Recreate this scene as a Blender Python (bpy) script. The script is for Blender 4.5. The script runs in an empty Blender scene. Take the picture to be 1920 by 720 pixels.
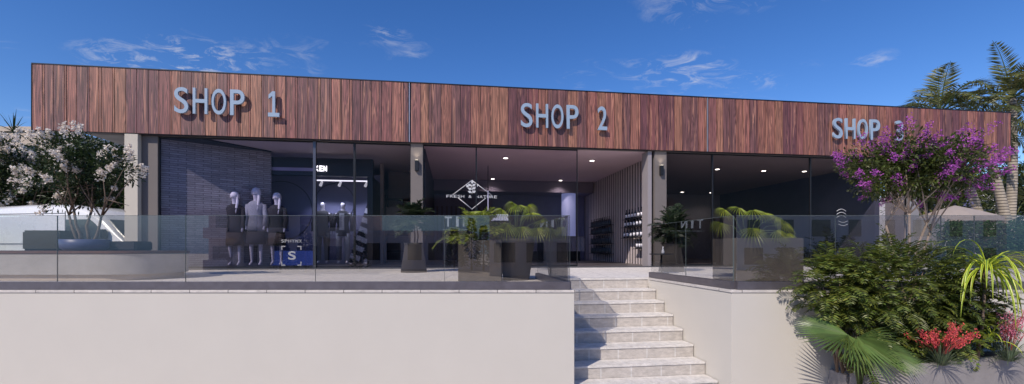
import bpy, bmesh, math, random
import numpy as np
from mathutils import Vector, Matrix
R = math.radians
rng = random.Random(7)
SC = bpy.context.scene
COL = SC.collection

# ------------------------------------------------------------------ camera, sky, sun, exposure
F = 830.0; CX = 960.0; HZ = 466.0; EYE = 0.53          # focal length in px of the 1920 px wide frame, horizon row, eye above terrace
cam = bpy.data.cameras.new('camera'); cam_o = bpy.data.objects.new('camera', cam); COL.objects.link(cam_o)
cam.sensor_width = 36.0; cam.lens = F / 1920 * 36; cam.shift_y = (HZ - 360) / 1920
cam_o.location = (0, 0, EYE); cam_o.rotation_euler = (R(90), 0, 0)
cam.clip_start = 0.05; cam.clip_end = 3000
SC.camera = cam_o

SUN = Vector((0.60, 0.85, -0.90)).normalized()          # direction the light travels
SUN_EL = math.asin(-SUN.z); SUN_AZ = math.atan2(-SUN.x, -SUN.y)
world = bpy.data.worlds.new('World'); SC.world = world; world.use_nodes = True
def build_world():
    nt = world.node_tree; nt.nodes.clear(); N = nt.nodes.new; L = nt.links.new
    sky = N('ShaderNodeTexSky'); sky.sky_type = 'NISHITA'; sky.sun_disc = False
    sky.sun_elevation = SUN_EL; sky.sun_rotation = SUN_AZ
    sky.altitude = 300; sky.air_density = 0.85; sky.dust_density = 0.1; sky.ozone_density = 2.2
    tc = N('ShaderNodeTexCoord'); sep = N('ShaderNodeSeparateXYZ'); L(tc.outputs['Generated'], sep.inputs[0])
    zz = N('ShaderNodeMath'); zz.operation = 'MAXIMUM'; L(sep.outputs['Z'], zz.inputs[0]); zz.inputs[1].default_value = 0.03
    zo = N('ShaderNodeMath'); zo.operation = 'ADD'; L(zz.outputs[0], zo.inputs[0]); zo.inputs[1].default_value = 0.12
    dx = N('ShaderNodeMath'); dx.operation = 'DIVIDE'; L(sep.outputs['X'], dx.inputs[0]); L(zo.outputs[0], dx.inputs[1])
    dy = N('ShaderNodeMath'); dy.operation = 'DIVIDE'; L(sep.outputs['Y'], dy.inputs[0]); L(zo.outputs[0], dy.inputs[1])
    cb = N('ShaderNodeCombineXYZ'); L(dx.outputs[0], cb.inputs[0]); L(dy.outputs[0], cb.inputs[1])
    mp = N('ShaderNodeMapping'); mp.inputs['Scale'].default_value = (2.2, 3.0, 1); mp.inputs['Rotation'].default_value = (0, 0, R(-24)); mp.inputs['Location'].default_value = (10.83, 18.78, 3.43)
    L(cb.outputs[0], mp.inputs[0])
    n1 = N('ShaderNodeTexNoise'); n1.inputs['Scale'].default_value = 0.75; n1.inputs['Detail'].default_value = 2; L(mp.outputs[0], n1.inputs['Vector'])
    n2 = N('ShaderNodeTexNoise'); n2.inputs['Scale'].default_value = 3.2; n2.inputs['Detail'].default_value = 9; n2.inputs['Roughness'].default_value = 0.68; n2.inputs['Distortion'].default_value = 1.1
    L(mp.outputs[0], n2.inputs['Vector'])
    r1 = N('ShaderNodeMapRange'); r1.inputs[1].default_value = 0.56; r1.inputs[2].default_value = 0.74; L(n1.outputs[0], r1.inputs[0])
    r2 = N('ShaderNodeMapRange'); r2.inputs[1].default_value = 0.50; r2.inputs[2].default_value = 0.80; L(n2.outputs[0], r2.inputs[0])
    ml = N('ShaderNodeMath'); ml.operation = 'MULTIPLY'; L(r1.outputs[0], ml.inputs[0]); L(r2.outputs[0], ml.inputs[1])
    m3 = N('ShaderNodeMath'); m3.operation = 'MULTIPLY'; L(ml.outputs[0], m3.inputs[0]); m3.inputs[1].default_value = 1.1; m3.use_clamp = True
    mx = N('ShaderNodeMixRGB'); L(m3.outputs[0], mx.inputs[0]); hsv = N('ShaderNodeHueSaturation'); hsv.inputs['Saturation'].default_value = 1.30; hsv.inputs['Value'].default_value = 1.62; hsv.inputs['Hue'].default_value = .512; L(sky.outputs[0], hsv.inputs['Color']); L(hsv.outputs[0], mx.inputs[1]); mx.inputs[2].default_value = (7.5, 7.6, 8.2, 1)
    bg = N('ShaderNodeBackground'); bg.inputs['Strength'].default_value = 0.105; L(mx.outputs[0], bg.inputs[0])
    out = N('ShaderNodeOutputWorld'); L(bg.outputs[0], out.inputs[0])
build_world()
sl = bpy.data.lights.new('sun', 'SUN'); sl.energy = 4.6; sl.angle = R(0.5); sl.color = (1.0, 0.905, 0.79)
so = bpy.data.objects.new('sun', sl); COL.objects.link(so); so.rotation_euler = SUN.to_track_quat('-Z', 'Y').to_euler(); so.location = (-8, -12, 14)
SC.view_settings.view_transform = 'Standard'; SC.view_settings.look = 'None'; SC.view_settings.gamma = 1
SC.view_settings.use_curve_mapping = False; SC.view_settings.exposure = -0.15
SC.render.engine = 'CYCLES'
SC.cycles.max_bounces = 9; SC.cycles.transparent_max_bounces = 24; SC.cycles.diffuse_bounces = 4; SC.cycles.glossy_bounces = 4

# ------------------------------------------------------------------ frames
TH = math.atan2(3.77, 27.28); U = (math.cos(TH), math.sin(TH)); NV = (-math.sin(TH), math.cos(TH))
A = (-11.295, 10.417)
def P(s, t, z=0.0): return (A[0] + s*U[0] + t*NV[0], A[1] + s*U[1] + t*NV[1], z)
def SP(px, t):                                          # position along the shop front seen in column px at recess t
    k = (px - CX) / F; a0, b0, _ = P(0, t)
    return (k*b0 - a0) / (U[0] - k*U[1])
def TP(px, s):                                          # recess of the plane at s seen in column px
    k = (px - CX) / F; a0, b0, _ = P(s, 0)
    return (k*b0 - a0) / (NV[0] - k*NV[1])
def DP(s, t): return P(s, t)[1]
def ZY(y, d): return EYE + (HZ - y) * d / F             # height seen in row y at distance d
def at(px, d): return (px - CX) / F * d

# ------------------------------------------------------------------ mesh collector and object helpers
ORG = {}
class MB:
    def __init__(s): s.v = []; s.f = []; s.m = []; s.sm = []
    def add(s, vs, fs, mi=0, smooth=False):
        b = len(s.v); s.v += [tuple(p) for p in vs]; s.f += [tuple(b+i for i in f) for f in fs]; s.m += [mi]*len(fs); s.sm += [smooth]*len(fs); return s
    def box(s, x0, x1, y0, y1, z0, z1, mi=0, fr=None, taper=0):
        if x0 > x1: x0, x1 = x1, x0
        if y0 > y1: y0, y1 = y1, y0
        if z0 > z1: z0, z1 = z1, z0
        k = taper
        vs = [(x0+k,y0+k,z0),(x1-k,y0+k,z0),(x1-k,y1-k,z0),(x0+k,y1-k,z0),(x0,y0,z1),(x1,y0,z1),(x1,y1,z1),(x0,y1,z1)]
        if fr: vs = [fr(*p) for p in vs]
        return s.add(vs, [(0,3,2,1),(4,5,6,7),(0,1,5,4),(1,2,6,5),(2,3,7,6),(3,0,4,7)], mi)
    def prism(s, pts, z0, z1, mi=0):                     # ccw plan outline
        n = len(pts); vs = [(p[0],p[1],z0) for p in pts] + [(p[0],p[1],z1) for p in pts]
        fs = [tuple(range(n-1,-1,-1)), tuple(range(n,2*n))] + [(i,(i+1)%n,n+(i+1)%n,n+i) for i in range(n)]
        return s.add(vs, fs, mi)
    def tube(s, pts, rad, n=8, mi=0, cap=True):
        pts = [Vector(p) for p in pts]; m = len(pts)
        if not hasattr(rad, '__len__'): rad = [rad]*m
        vs = []; fs = []; up = None
        for i, p in enumerate(pts):
            d = (pts[min(i+1,m-1)] - pts[max(i-1,0)]).normalized()
            if up is None: up = Vector((0,0,1)) if abs(d.z) < .9 else Vector((1,0,0))
            a = d.cross(up).normalized(); b = a.cross(d).normalized(); up = b
            for k in range(n):
                an = 2*math.pi*k/n; q = p + (a*math.cos(an) + b*math.sin(an))*rad[i]; vs.append(q)
        for i in range(m-1):
            for k in range(n): fs.append((i*n+k, i*n+(k+1)%n, (i+1)*n+(k+1)%n, (i+1)*n+k))
        if cap: fs.append(tuple(range(n-1,-1,-1))); fs.append(tuple((m-1)*n+k for k in range(n)))
        return s.add(vs, fs, mi, True)
    def lathe(s, prof, c=(0,0,0), n=20, mi=0, ax=1.0, ay=1.0):
        vs = []; fs = []; m = len(prof)
        for r, z in prof:
            for k in range(n):
                an = 2*math.pi*k/n; vs.append((c[0]+r*ax*math.cos(an), c[1]+r*ay*math.sin(an), c[2]+z))
        for i in range(m-1):
            for k in range(n): fs.append((i*n+k, i*n+(k+1)%n, (i+1)*n+(k+1)%n, (i+1)*n+k))
        fs.append(tuple(range(n-1,-1,-1))); fs.append(tuple((m-1)*n+k for k in range(n)))
        return s.add(vs, fs, mi, True)
    def build(s, name, mats, parent=None, org=None, B=False, bevel=0, **tagkw):
        if not isinstance(mats, (list, tuple)): mats = [mats]
        me = bpy.data.meshes.new(name)
        if parent is not None: o0 = ORG[parent.name]
        else:
            if org is None:
                a = np.array(s.v); org = ((a[:,0].min()+a[:,0].max())/2, (a[:,1].min()+a[:,1].max())/2, a[:,2].min())
            o0 = org
        a = np.array(s.v, dtype=float) - np.array(o0)
        me.from_pydata(a.tolist(), [], s.f)
        for m in mats: me.materials.append(m)
        me.polygons.foreach_set('material_index', s.m); me.polygons.foreach_set('use_smooth', s.sm)
        me.update()
        o = bpy.data.objects.new(name, me); COL.objects.link(o)
        if bevel:
            bm = bmesh.new(); bm.from_mesh(me); bmesh.ops.remove_doubles(bm, verts=bm.verts, dist=1e-5)
            ed = [e for e in bm.edges if len(e.link_faces) == 2 and e.calc_face_angle(0) > .6]
            bmesh.ops.bevel(bm, geom=ed, offset=bevel, segments=2, affect='EDGES'); bm.to_mesh(me); bm.free()
        ORG[o.name] = o0
        if parent is not None: o.parent = parent
        else:
            o.location = P(*org) if B else org
            if B: o.rotation_euler = (0, 0, TH)
        if tagkw: tag(o, **tagkw)
        return o
def tag(o, label=None, cat=None, group=None, kind=None):
    if label: o['label'] = label
    if cat: o['category'] = cat
    if group: o['group'] = group
    if kind: o['kind'] = kind
    return o
def thing(name, label, cat, org=(0,0,0), group=None, B=False):
    o = bpy.data.objects.new(name, None); COL.objects.link(o); o.empty_display_size = .2
    o.location = P(*org) if B else org
    if B: o.rotation_euler = (0, 0, TH)
    ORG[o.name] = org
    return tag(o, label, cat, group)
def copy_tree(o, parent=None):
    c = o.copy(); COL.objects.link(c)
    if parent is not None: c.parent = parent
    for ch in list(o.children): copy_tree(ch, c)
    return c

# ------------------------------------------------------------------ materials
MATS = {}
def pm(name, col, rough=.6, var=.12, scale=6, metal=0, bump=0, spec=.5, emit=None, es=0, stretch=(1,1,1), col2=None, island=0, trans=0, coat=0):
    if name in MATS: return MATS[name]
    m = bpy.data.materials.new(name); m.use_nodes = True; nt = m.node_tree; N = nt.nodes.new; L = nt.links.new
    b = nt.nodes['Principled BSDF']; b.inputs['Roughness'].default_value = rough; b.inputs['Metallic'].default_value = metal
    b.inputs['Specular IOR Level'].default_value = spec; b.inputs['Coat Weight'].default_value = coat
    tc = N('ShaderNodeTexCoord'); mp = N('ShaderNodeMapping'); mp.inputs['Scale'].default_value = stretch; L(tc.outputs['Object'], mp.inputs[0])
    n = N('ShaderNodeTexNoise'); n.inputs['Scale'].default_value = scale; n.inputs['Detail'].default_value = 6; n.inputs['Roughness'].default_value = .65; L(mp.outputs[0], n.inputs['Vector'])
    r = N('ShaderNodeMapRange'); r.inputs[1].default_value = .3; r.inputs[2].default_value = .7; L(n.outputs[0], r.inputs[0])
    mx = N('ShaderNodeMixRGB'); L(r.outputs[0], mx.inputs[0])
    lo = tuple(c*(1-var) for c in col); hi = tuple(min(1, c*(1+var)) for c in (col2 or col))
    mx.inputs[1].default_value = (*lo, 1); mx.inputs[2].default_value = (*hi, 1); src = mx.outputs[0]
    if island:
        g = N('ShaderNodeNewGeometry'); hs = N('ShaderNodeHueSaturation'); L(src, hs.inputs['Color'])
        v = N('ShaderNodeMapRange'); v.inputs[3].default_value = 1-island; v.inputs[4].default_value = 1+island; L(g.outputs['Random Per Island'], v.inputs[0]); L(v.outputs[0], hs.inputs['Value'])
        wn = N('ShaderNodeTexWhiteNoise'); wn.noise_dimensions = '1D'; L(g.outputs['Random Per Island'], wn.inputs['W'])
        h = N('ShaderNodeMapRange'); h.inputs[3].default_value = .5-.035*island*2; h.inputs[4].default_value = .5+.035*island; L(wn.outputs['Value'], h.inputs[0]); L(h.outputs[0], hs.inputs['Hue'])
        src = hs.outputs[0]
    L(src, b.inputs['Base Color'])
    rr = N('ShaderNodeMapRange'); rr.inputs[3].default_value = max(0, rough-.08); rr.inputs[4].default_value = min(1, rough+.08); L(n.outputs[0], rr.inputs[0]); L(rr.outputs[0], b.inputs['Roughness'])
    if bump:
        n2 = N('ShaderNodeTexNoise'); n2.inputs['Scale'].default_value = scale*8; n2.inputs['Detail'].default_value = 4; L(mp.outputs[0], n2.inputs['Vector'])
        bp = N('ShaderNodeBump'); bp.inputs['Strength'].default_value = bump; bp.inputs['Distance'].default_value = .01; L(n2.outputs[0], bp.inputs['Height']); L(bp.outputs[0], b.inputs['Normal'])
    if emit: b.inputs['Emission Color'].default_value = (*emit, 1); b.inputs['Emission Strength'].default_value = es
    if trans:
        out = nt.nodes['Material Output']; tr = N('ShaderNodeBsdfTranslucent'); L(src, tr.inputs[0]); ms = N('ShaderNodeMixShader'); ms.inputs[0].default_value = trans
        L(b.outputs[0], ms.inputs[1]); L(tr.outputs[0], ms.inputs[2]); L(ms.outputs[0], out.inputs[0])
    MATS[name] = m; return m
def glass(name, tint, refl, k=1.6, rcol=(1,1,1)):
    m = bpy.data.materials.new(name); m.use_nodes = True; nt = m.node_tree; nt.nodes.clear(); N = nt.nodes.new; L = nt.links.new
    g = N('ShaderNodeNewGeometry'); fr = N('ShaderNodeFresnel'); fr.inputs[0].default_value = 1.5
    a = N('ShaderNodeMath'); a.operation = 'MULTIPLY_ADD'; L(fr.outputs[0], a.inputs[0]); a.inputs[1].default_value = k; a.inputs[2].default_value = refl; a.use_clamp = True
    inv = N('ShaderNodeMath'); inv.operation = 'SUBTRACT'; inv.inputs[0].default_value = 1; L(g.outputs['Backfacing'], inv.inputs[1])
    f = N('ShaderNodeMath'); f.operation = 'MULTIPLY'; L(a.outputs[0], f.inputs[0]); L(inv.outputs[0], f.inputs[1])
    tc = N('ShaderNodeMixRGB'); L(g.outputs['Backfacing'], tc.inputs[0]); tc.inputs[1].default_value = (*tint, 1); tc.inputs[2].default_value = (1,1,1,1)
    tr = N('ShaderNodeBsdfTransparent'); L(tc.outputs[0], tr.inputs[0]); gl = N('ShaderNodeBsdfGlossy'); gl.inputs['Roughness'].default_value = 0.0; gl.inputs[0].default_value = (*rcol, 1)
    ms = N('ShaderNodeMixShader'); L(f.outputs[0], ms.inputs[0]); L(tr.outputs[0], ms.inputs[1]); L(gl.outputs[0], ms.inputs[2])
    out = N('ShaderNodeOutputMaterial'); L(ms.outputs[0], out.inputs[0]); return m
def wood_clad():
    m = bpy.data.materials.new('wood_cladding'); m.use_nodes = True; nt = m.node_tree; N = nt.nodes.new; L = nt.links.new; b = nt.nodes['Principled BSDF']
    g = N('ShaderNodeNewGeometry'); tc = N('ShaderNodeTexCoord')
    sep = N('ShaderNodeSeparateXYZ'); L(tc.outputs['Object'], sep.inputs[0])
    wn = N('ShaderNodeTexWhiteNoise'); wn.noise_dimensions = '1D'; L(g.outputs['Random Per Island'], wn.inputs['W'])
    off = N('ShaderNodeMath'); off.operation = 'MULTIPLY_ADD'; L(wn.outputs['Value'], off.inputs[0]); off.inputs[1].default_value = 30; L(sep.outputs['Z'], off.inputs[2])
    cb = N('ShaderNodeCombineXYZ'); L(sep.outputs['X'], cb.inputs[0]); L(wn.outputs['Value'], cb.inputs[1]); L(off.outputs[0], cb.inputs[2])
    mp = N('ShaderNodeMapping'); mp.inputs['Scale'].default_value = (11, 5, .42); L(cb.outputs[0], mp.inputs[0])
    n = N('ShaderNodeTexNoise'); n.inputs['Scale'].default_value = 1.3; n.inputs['Detail'].default_value = 3; n.inputs['Distortion'].default_value = .9; L(mp.outputs[0], n.inputs['Vector'])
    # cathedral rings: sine of the warped noise
    rg = N('ShaderNodeMath'); rg.operation = 'MULTIPLY'; L(n.outputs[0], rg.inputs[0]); rg.inputs[1].default_value = 42
    sn = N('ShaderNodeMath'); sn.operation = 'SINE'; L(rg.outputs[0], sn.inputs[0])
    mp2 = N('ShaderNodeMapping'); mp2.inputs['Scale'].default_value = (95, 5, .9); L(cb.outputs[0], mp2.inputs[0])
    n2 = N('ShaderNodeTexNoise'); n2.inputs['Scale'].default_value = 1.2; n2.inputs['Detail'].default_value = 5; L(mp2.outputs[0], n2.inputs['Vector'])
    base = N('ShaderNodeValToRGB'); L(g.outputs['Random Per Island'], base.inputs[0]); e = base.color_ramp.elements
    base.color_ramp.interpolation = 'CONSTANT'
    cols = [(0,(.185,.066,.058)),(.14,(.23,.092,.064)),(.28,(.130,.048,.050)),(.42,(.27,.118,.075)),(.56,(.205,.080,.070)),(.70,(.27,.105,.078)),(.84,(.155,.066,.060))]
    e[0].position = 0; e[0].color = (*cols[0][1],1); e[1].position = cols[1][0]; e[1].color = (*cols[1][1],1)
    for p, c in cols[2:]: q = e.new(p); q.color = (*c,1)
    a = N('ShaderNodeMapRange'); a.inputs[1].default_value = -1; a.inputs[2].default_value = 1; a.inputs[3].default_value = .58; a.inputs[4].default_value = 1.34; L(sn.outputs[0], a.inputs[0])
    c = N('ShaderNodeMapRange'); c.inputs[1].default_value = .3; c.inputs[2].default_value = .7; c.inputs[3].default_value = .40; c.inputs[4].default_value = 1.62; L(n2.outputs[0], c.inputs[0])
    mu = N('ShaderNodeMath'); mu.operation = 'MULTIPLY'; L(a.outputs[0], mu.inputs[0]); L(c.outputs[0], mu.inputs[1])
    hs = N('ShaderNodeHueSaturation'); L(base.outputs[0], hs.inputs['Color']); L(mu.outputs[0], hs.inputs['Value'])
    # honey streaks of sapwood
    st = N('ShaderNodeMapRange'); st.inputs[1].default_value = .56; st.inputs[2].default_value = .66; L(n.outputs[0], st.inputs[0])
    sm_ = N('ShaderNodeMath'); sm_.operation = 'MULTIPLY'; L(st.outputs[0], sm_.inputs[0]); sm_.inputs[1].default_value = .42
    mx = N('ShaderNodeMixRGB'); L(sm_.outputs[0], mx.inputs[0]); L(hs.outputs[0], mx.inputs[1])
    hs2 = N('ShaderNodeHueSaturation'); hs2.inputs['Color'].default_value = (.47,.225,.135,1); L(mu.outputs[0], hs2.inputs['Value']); L(hs2.outputs[0], mx.inputs[2])
    L(mx.outputs[0], b.inputs['Base Color']); b.inputs['Roughness'].default_value = .52
    bp = N('ShaderNodeBump'); bp.inputs['Strength'].default_value = .35; bp.inputs['Distance'].default_value = .004; L(n2.outputs[0], bp.inputs['Height']); L(bp.outputs[0], b.inputs['Normal'])
    return m
def tile_mat(name, c1, c2, grout, w, h, off=.0, ax='xz', mort=.004, rough=.7, shift=0.0):
    m = bpy.data.materials.new(name); m.use_nodes = True; nt = m.node_tree; N = nt.nodes.new; L = nt.links.new; b = nt.nodes['Principled BSDF']
    tc = N('ShaderNodeTexCoord'); sep = N('ShaderNodeSeparateXYZ'); L(tc.outputs['Object'], sep.inputs[0]); cb = N('ShaderNodeCombineXYZ')
    sx = N('ShaderNodeMath'); sx.operation = 'ADD'; sx.inputs[1].default_value = shift; L(sep.outputs['XYZ'.index(ax[0].upper())], sx.inputs[0]); L(sx.outputs[0], cb.inputs[0]); L(sep.outputs['XYZ'.index(ax[1].upper())], cb.inputs[1])
    br = N('ShaderNodeTexBrick'); br.offset = off; br.inputs['Color1'].default_value = (*c1,1); br.inputs['Color2'].default_value = (*c2,1); br.inputs['Mortar'].default_value = (*grout,1)
    br.inputs['Scale'].default_value = 1; br.inputs['Mortar Size'].default_value = mort; br.inputs['Mortar Smooth'].default_value = .1; br.inputs['Brick Width'].default_value = w; br.inputs['Row Height'].default_value = h
    L(cb.outputs[0], br.inputs['Vector'])
    mp = N('ShaderNodeMapping'); mp.inputs['Scale'].default_value = (1, 1, 2.5); L(tc.outputs['Object'], mp.inputs[0])
    n = N('ShaderNodeTexNoise'); n.inputs['Scale'].default_value = 9; n.inputs['Detail'].default_value = 8; n.inputs['Roughness'].default_value = .75; L(mp.outputs[0], n.inputs['Vector'])
    r = N('ShaderNodeMapRange'); r.inputs[1].default_value = .3; r.inputs[2].default_value = .7; r.inputs[3].default_value = .72; r.inputs[4].default_value = 1.22; L(n.outputs[0], r.inputs[0])
    hs = N('ShaderNodeHueSaturation'); L(br.outputs[0], hs.inputs['Color']); L(r.outputs[0], hs.inputs['Value']); L(hs.outputs[0], b.inputs['Base Color'])
    b.inputs['Roughness'].default_value = rough
    bp = N('ShaderNodeBump'); bp.inputs['Strength'].default_value = .3; bp.inputs['Distance'].default_value = .004; L(n.outputs[0], bp.inputs['Height']); L(bp.outputs[0], b.inputs['Normal'])
    return m

M_wood = wood_clad()
M_render = pm('painted_render', (.562,.528,.482), .85, .02, 1.6, bump=.08)
M_coping = tile_mat('coping_tile', (.62,.57,.53), (.56,.52,.49), (.22,.2,.19), .49, 5.0, 0, 'xy', .006)
M_terrace = tile_mat('terrace_tile', (.78,.73,.68), (.74,.69,.64), (.4,.38,.36), .6, .6, 0, 'xy', .005)
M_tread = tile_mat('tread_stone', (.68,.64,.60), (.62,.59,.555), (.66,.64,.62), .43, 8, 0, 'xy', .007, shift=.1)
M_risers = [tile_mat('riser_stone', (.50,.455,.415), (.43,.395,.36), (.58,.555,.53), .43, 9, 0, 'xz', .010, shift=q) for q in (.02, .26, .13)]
M_channel = pm('dark_anodised_channel', (.17,.155,.175), .35, .12, 8, metal=.6)
M_railglass = glass('railing_glass', (.70,.69,.68), .15, 1.6, (.92,.94,.97))
M_edge = pm('glass_edge', (.10,.12,.12), .2, .05, 5)
M_shopglass = glass('shopfront_glass', (.80,.76,.79), .0, .16)
M_shopblue = glass('shopfront_blue_glass', (.74,.73,.86), .0, .20)
M_black = pm('black_metal', (.018,.018,.020), .4, .1, 8, metal=.3)
M_dark = pm('dark_panel', (.030,.030,.036), .5, .15, 3)
M_cream = pm('cream_column', (.52,.47,.40), .8, .05, 2, bump=.1)
M_taupe = pm('taupe_column', (.16,.138,.13), .8, .06, 2)
M_ceil = pm('mauve_ceiling', (.74,.55,.60), .85, .04, 1)
M_ceil_dark = pm('brown_ceiling', (.24,.20,.185), .8, .05, 1)
M_ceil_blue = pm('grey_ceiling', (.50,.43,.43), .85, .04, 1)
M_floor_in = pm('shop_floor', (.11,.098,.10), .35, .15, 3)
M_grey = pm('grey_plaster', (.26,.245,.25), .85, .06, 2)
M_beige = pm('beige_plaster', (.36,.30,.26), .85, .06, 2)
M_letter = pm('blue_grey_letter_paint', (.29,.375,.48), .38, .04, 3, coat=.2)
M_whitelight = pm('lit_white', (.9,.9,.95), .5, .02, 3, emit=(.93,.94,1), es=4.0)
M_white = pm('white_vinyl', (.55,.55,.56), .5, .02, 3)
M_concrete = pm('brown_concrete', (.075,.064,.056), .8, .2, 5, bump=.25)
M_greyconc = pm('grey_concrete', (.34,.335,.33), .8, .14, 3, bump=.3)
M_soil = pm('dark_soil', (.03,.022,.016), .95, .4, 20, bump=.6)

# ------------------------------------------------------------------ ground and terrace
ZS = -1.408                                               # street level
C1 = (0.796, 5.646); C2 = (2.803, 5.646)
def S(u, n, z=0.0): return (C1[0] + u*U[0] + n*NV[0], C1[1] + u*U[1] + n*NV[1], z)   # stair frame at left corner
SW = 1.988                                                # stair width
g = MB(); g.box(-900, 900, -900, 900, ZS-.3, ZS)
g.build('street_ground', pm('street_paving', (.36,.30,.25), .85, .12, .8, bump=.3), org=(0,0,ZS), kind='structure')
g = MB(); T = .25
pts = [(-16,5.646+T), (C1[0]-T,5.646+T), S(-T,2.404)[:2], S(SW+T,2.404)[:2], (C2[0]+T*1.1,5.646+T), (24,5.646+T), (24,34), (-9.0,34), (-9.0,10.9), (-16,9.9)]
g.prism(pts, ZS+.01, 0.0); g.build('terrace_floor', M_terrace, org=(0,8,0), kind='structure')
g = MB(); g.prism([(-60,10.2),(-9.3,11.2),(-9.3,60),(-60,60)], ZS+.02, -.62); g.build('parking_pavement', pm('asphalt', (.06,.06,.062), .9, .2, 12, bump=.3), org=(-25,20,-.62), kind='structure')

def lwall(name, outline, cop, label):
    t = thing(name, label, 'wall', (outline[1][0], outline[1][1], ZS))
    m = MB(); m.prism(outline, ZS+.002, -.036); m.build('wall_face', M_render, t, bevel=.004)
    m = MB(); m.prism(cop, -.034, .002); m.build('coping', M_coping, t, bevel=.004)
e = .012
L_out = [(-16,5.646), C1, S(0,2.09)[:2], S(-T+.002,2.09)[:2], (C1[0]-T+.002,5.646+T-.002), (-16,5.646+T-.002)]
L_cop = [(-16,5.646-e), (C1[0]+e,5.646-e), S(e,2.09)[:2], S(-T+.002,2.09)[:2], (C1[0]-T+.002,5.646+T-.002), (-16,5.646+T-.002)]
lwall('retaining_wall', L_out, L_cop, 'long low cream rendered wall left of the stone steps')
q = SW
R_out = [(24,5.646), (24,5.646+T-.002), (C2[0]+T*1.1,5.646+T-.002), S(q+T-.002,2.09)[:2], S(q,2.09)[:2], C2]
R_cop = [(24,5.646-e), (24,5.646+T-.002), (C2[0]+T*1.1,5.646+T-.002), S(q+T-.002,2.09)[:2], S(q-e,2.09)[:2], (C2[0]-e,5.646-e)]
lwall('retaining_wall', R_out, R_cop, 'cream rendered wall turning the corner right of the stone steps')
st = thing('staircase', 'grey stone tiled steps climbing between the two cream walls', 'stairs', S(0,0,ZS))
for k in range(0, 8):
    n0 = 2.10 - .302*k; n1 = n0 + .302; zt = -.176*k
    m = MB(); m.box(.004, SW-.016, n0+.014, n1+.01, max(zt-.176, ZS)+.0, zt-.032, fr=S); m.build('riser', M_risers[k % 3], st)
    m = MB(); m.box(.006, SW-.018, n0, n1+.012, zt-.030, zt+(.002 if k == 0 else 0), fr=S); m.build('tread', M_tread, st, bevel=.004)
m = MB(); m.box(.006, SW-.018, -.2, 2.05, ZS-.02, ZS+.01, fr=S); m.build('stair_foundation', M_greyconc, st)

# ------------------------------------------------------------------ glass railings
def railing(pts, label, first=0.0):
    """pts: (start, end, pane joints as distances) in plan"""
    (a, b, joints) = pts
    a = Vector((*a,0)); b = Vector((*b,0)); d = (b-a).normalized(); nn = Vector((-d.y, d.x, 0)); Lg = (b-a).length
    t = thing('glass_railing', label, 'glass railing', (a.x, a.y, 0))
    def fr(x, y, z): p = a + d*x + nn*y; return (p.x, p.y, z)
    m = MB(); m.box(0, Lg, -.045, .045, .004, .104, fr=fr); m.build('base_channel', M_channel, t, bevel=.003)
    js = [0] + joints + [Lg]
    for i in range(len(js)-1):
        m = MB(); x0 = js[i]+.004; x1 = js[i+1]-.004; e_ = .008
        m.box(x0, x1, -.007, .007, .104, .952, fr=fr)
        m.box(x0, x1, -.0075, .0075, .9525, .957, fr=fr, mi=1); m.box(x1+.0005, x1+.0035, -.0075, .0075, .104, .957, fr=fr, mi=1)
        m.build('glass_pane', [M_railglass, M_edge], t)
ry = 5.70
railing(((-9.17, ry), (C1[0]-.05, ry), [1.66,3.32,4.97,6.64,8.306]), 'frameless glass railing along the long wall left of the steps')
railing((S(-.06,.10)[:2], S(-.06,2.1)[:2], [1.0]), 'short glass railing returning beside the left edge of the steps')
railing((S(SW+.06,2.15)[:2], (C2[0]+.06, ry+.02), [1.2]), 'slanting glass railing down the right edge of the steps')
railing(((C2[0]+.08, ry), (14.5, ry), [1.28,2.64,3.07,4.6,6.2,7.8,9.4]), 'glass railing above the right hand wall behind the shrubs')

# ------------------------------------------------------------------ shop building
LEN = 27.54; ZC = 3.316; ZT = 4.886
bld = thing('shop_building', 'long single storey row of glass fronted shops with a reddish wood fascia', 'building', (0,0,0), B=True)
# fascia boards: one cladding panel between each pair of seams
s1 = SP(768, 0); s2 = SP(1327, 0)
for (a_, b_) in ((0.0, s1-.03), (s1+.03, s2-.03), (s2+.03, LEN)):
    m = MB(); x = a_; wide = True
    while x < b_-.01:
        w = rng.uniform(.19,.27) if wide else rng.uniform(.035,.065)
        wide = (not wide) if (rng.random() < .42 or not wide) else wide
        x1 = min(x+w, b_)
        if b_-x1 < .05: x1 = b_
        m.box(x+.006, x1-.006, rng.uniform(0,.006), .03, ZC+.012, ZT-.01); x = x1
    m.build('wood_cladding', M_wood, bld)
m = MB(); m.box(.002, LEN-.002, .034, .16, ZC, ZT-.012); m.build('fascia_backing', M_dark, bld)
m = MB(); m.box(-.012, LEN+.012, -.006, .2, ZT-.008, ZT+.018); m.box(-.018, -.004, -.006, .16, ZC, ZT-.01); m.box(LEN+.004, LEN+.018, -.006, .16, ZC, ZT-.01); m.build('parapet_trim', M_black, bld)
for s_ in (s1, s2):
    m = MB(); m.box(s_-.016, s_+.004, -.012, .03, ZC+.01, ZT-.012); m.build('seam_trim', pm('seam_metal', (.35,.36,.42), .4, .05, 5, metal=.5), bld)
DEPTH = 9.5
SL = SP(236, .1)
m = MB(); m.box(.05, LEN-.05, .17, DEPTH+.3, ZC+.30, ZC+.62); m.build('roof', M_greyconc, bld)
m = MB(); m.box(.03, LEN-.03, .165, .255, ZC-.001, ZC+.28); m.build('soffit', pm('soffit_board', (.20,.18,.18), .7, .05, 2), bld)
GT = .20                                                   # glass line
sA = SP(297, GT); sM1 = SP(590, GT); sM2 = SP(665, GT); sC1a = SP(770, GT-.1); sC1b = SP(793, GT-.1); sM3 = SP(893, GT)
sC2a = SP(1215, GT-.1); sC2b = SP(1250, GT-.1); sM4 = SP(1336, GT); sE = SP(1700, GT)
P12 = SP(797, 0.6); P23 = SP(1245, 0)
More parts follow.
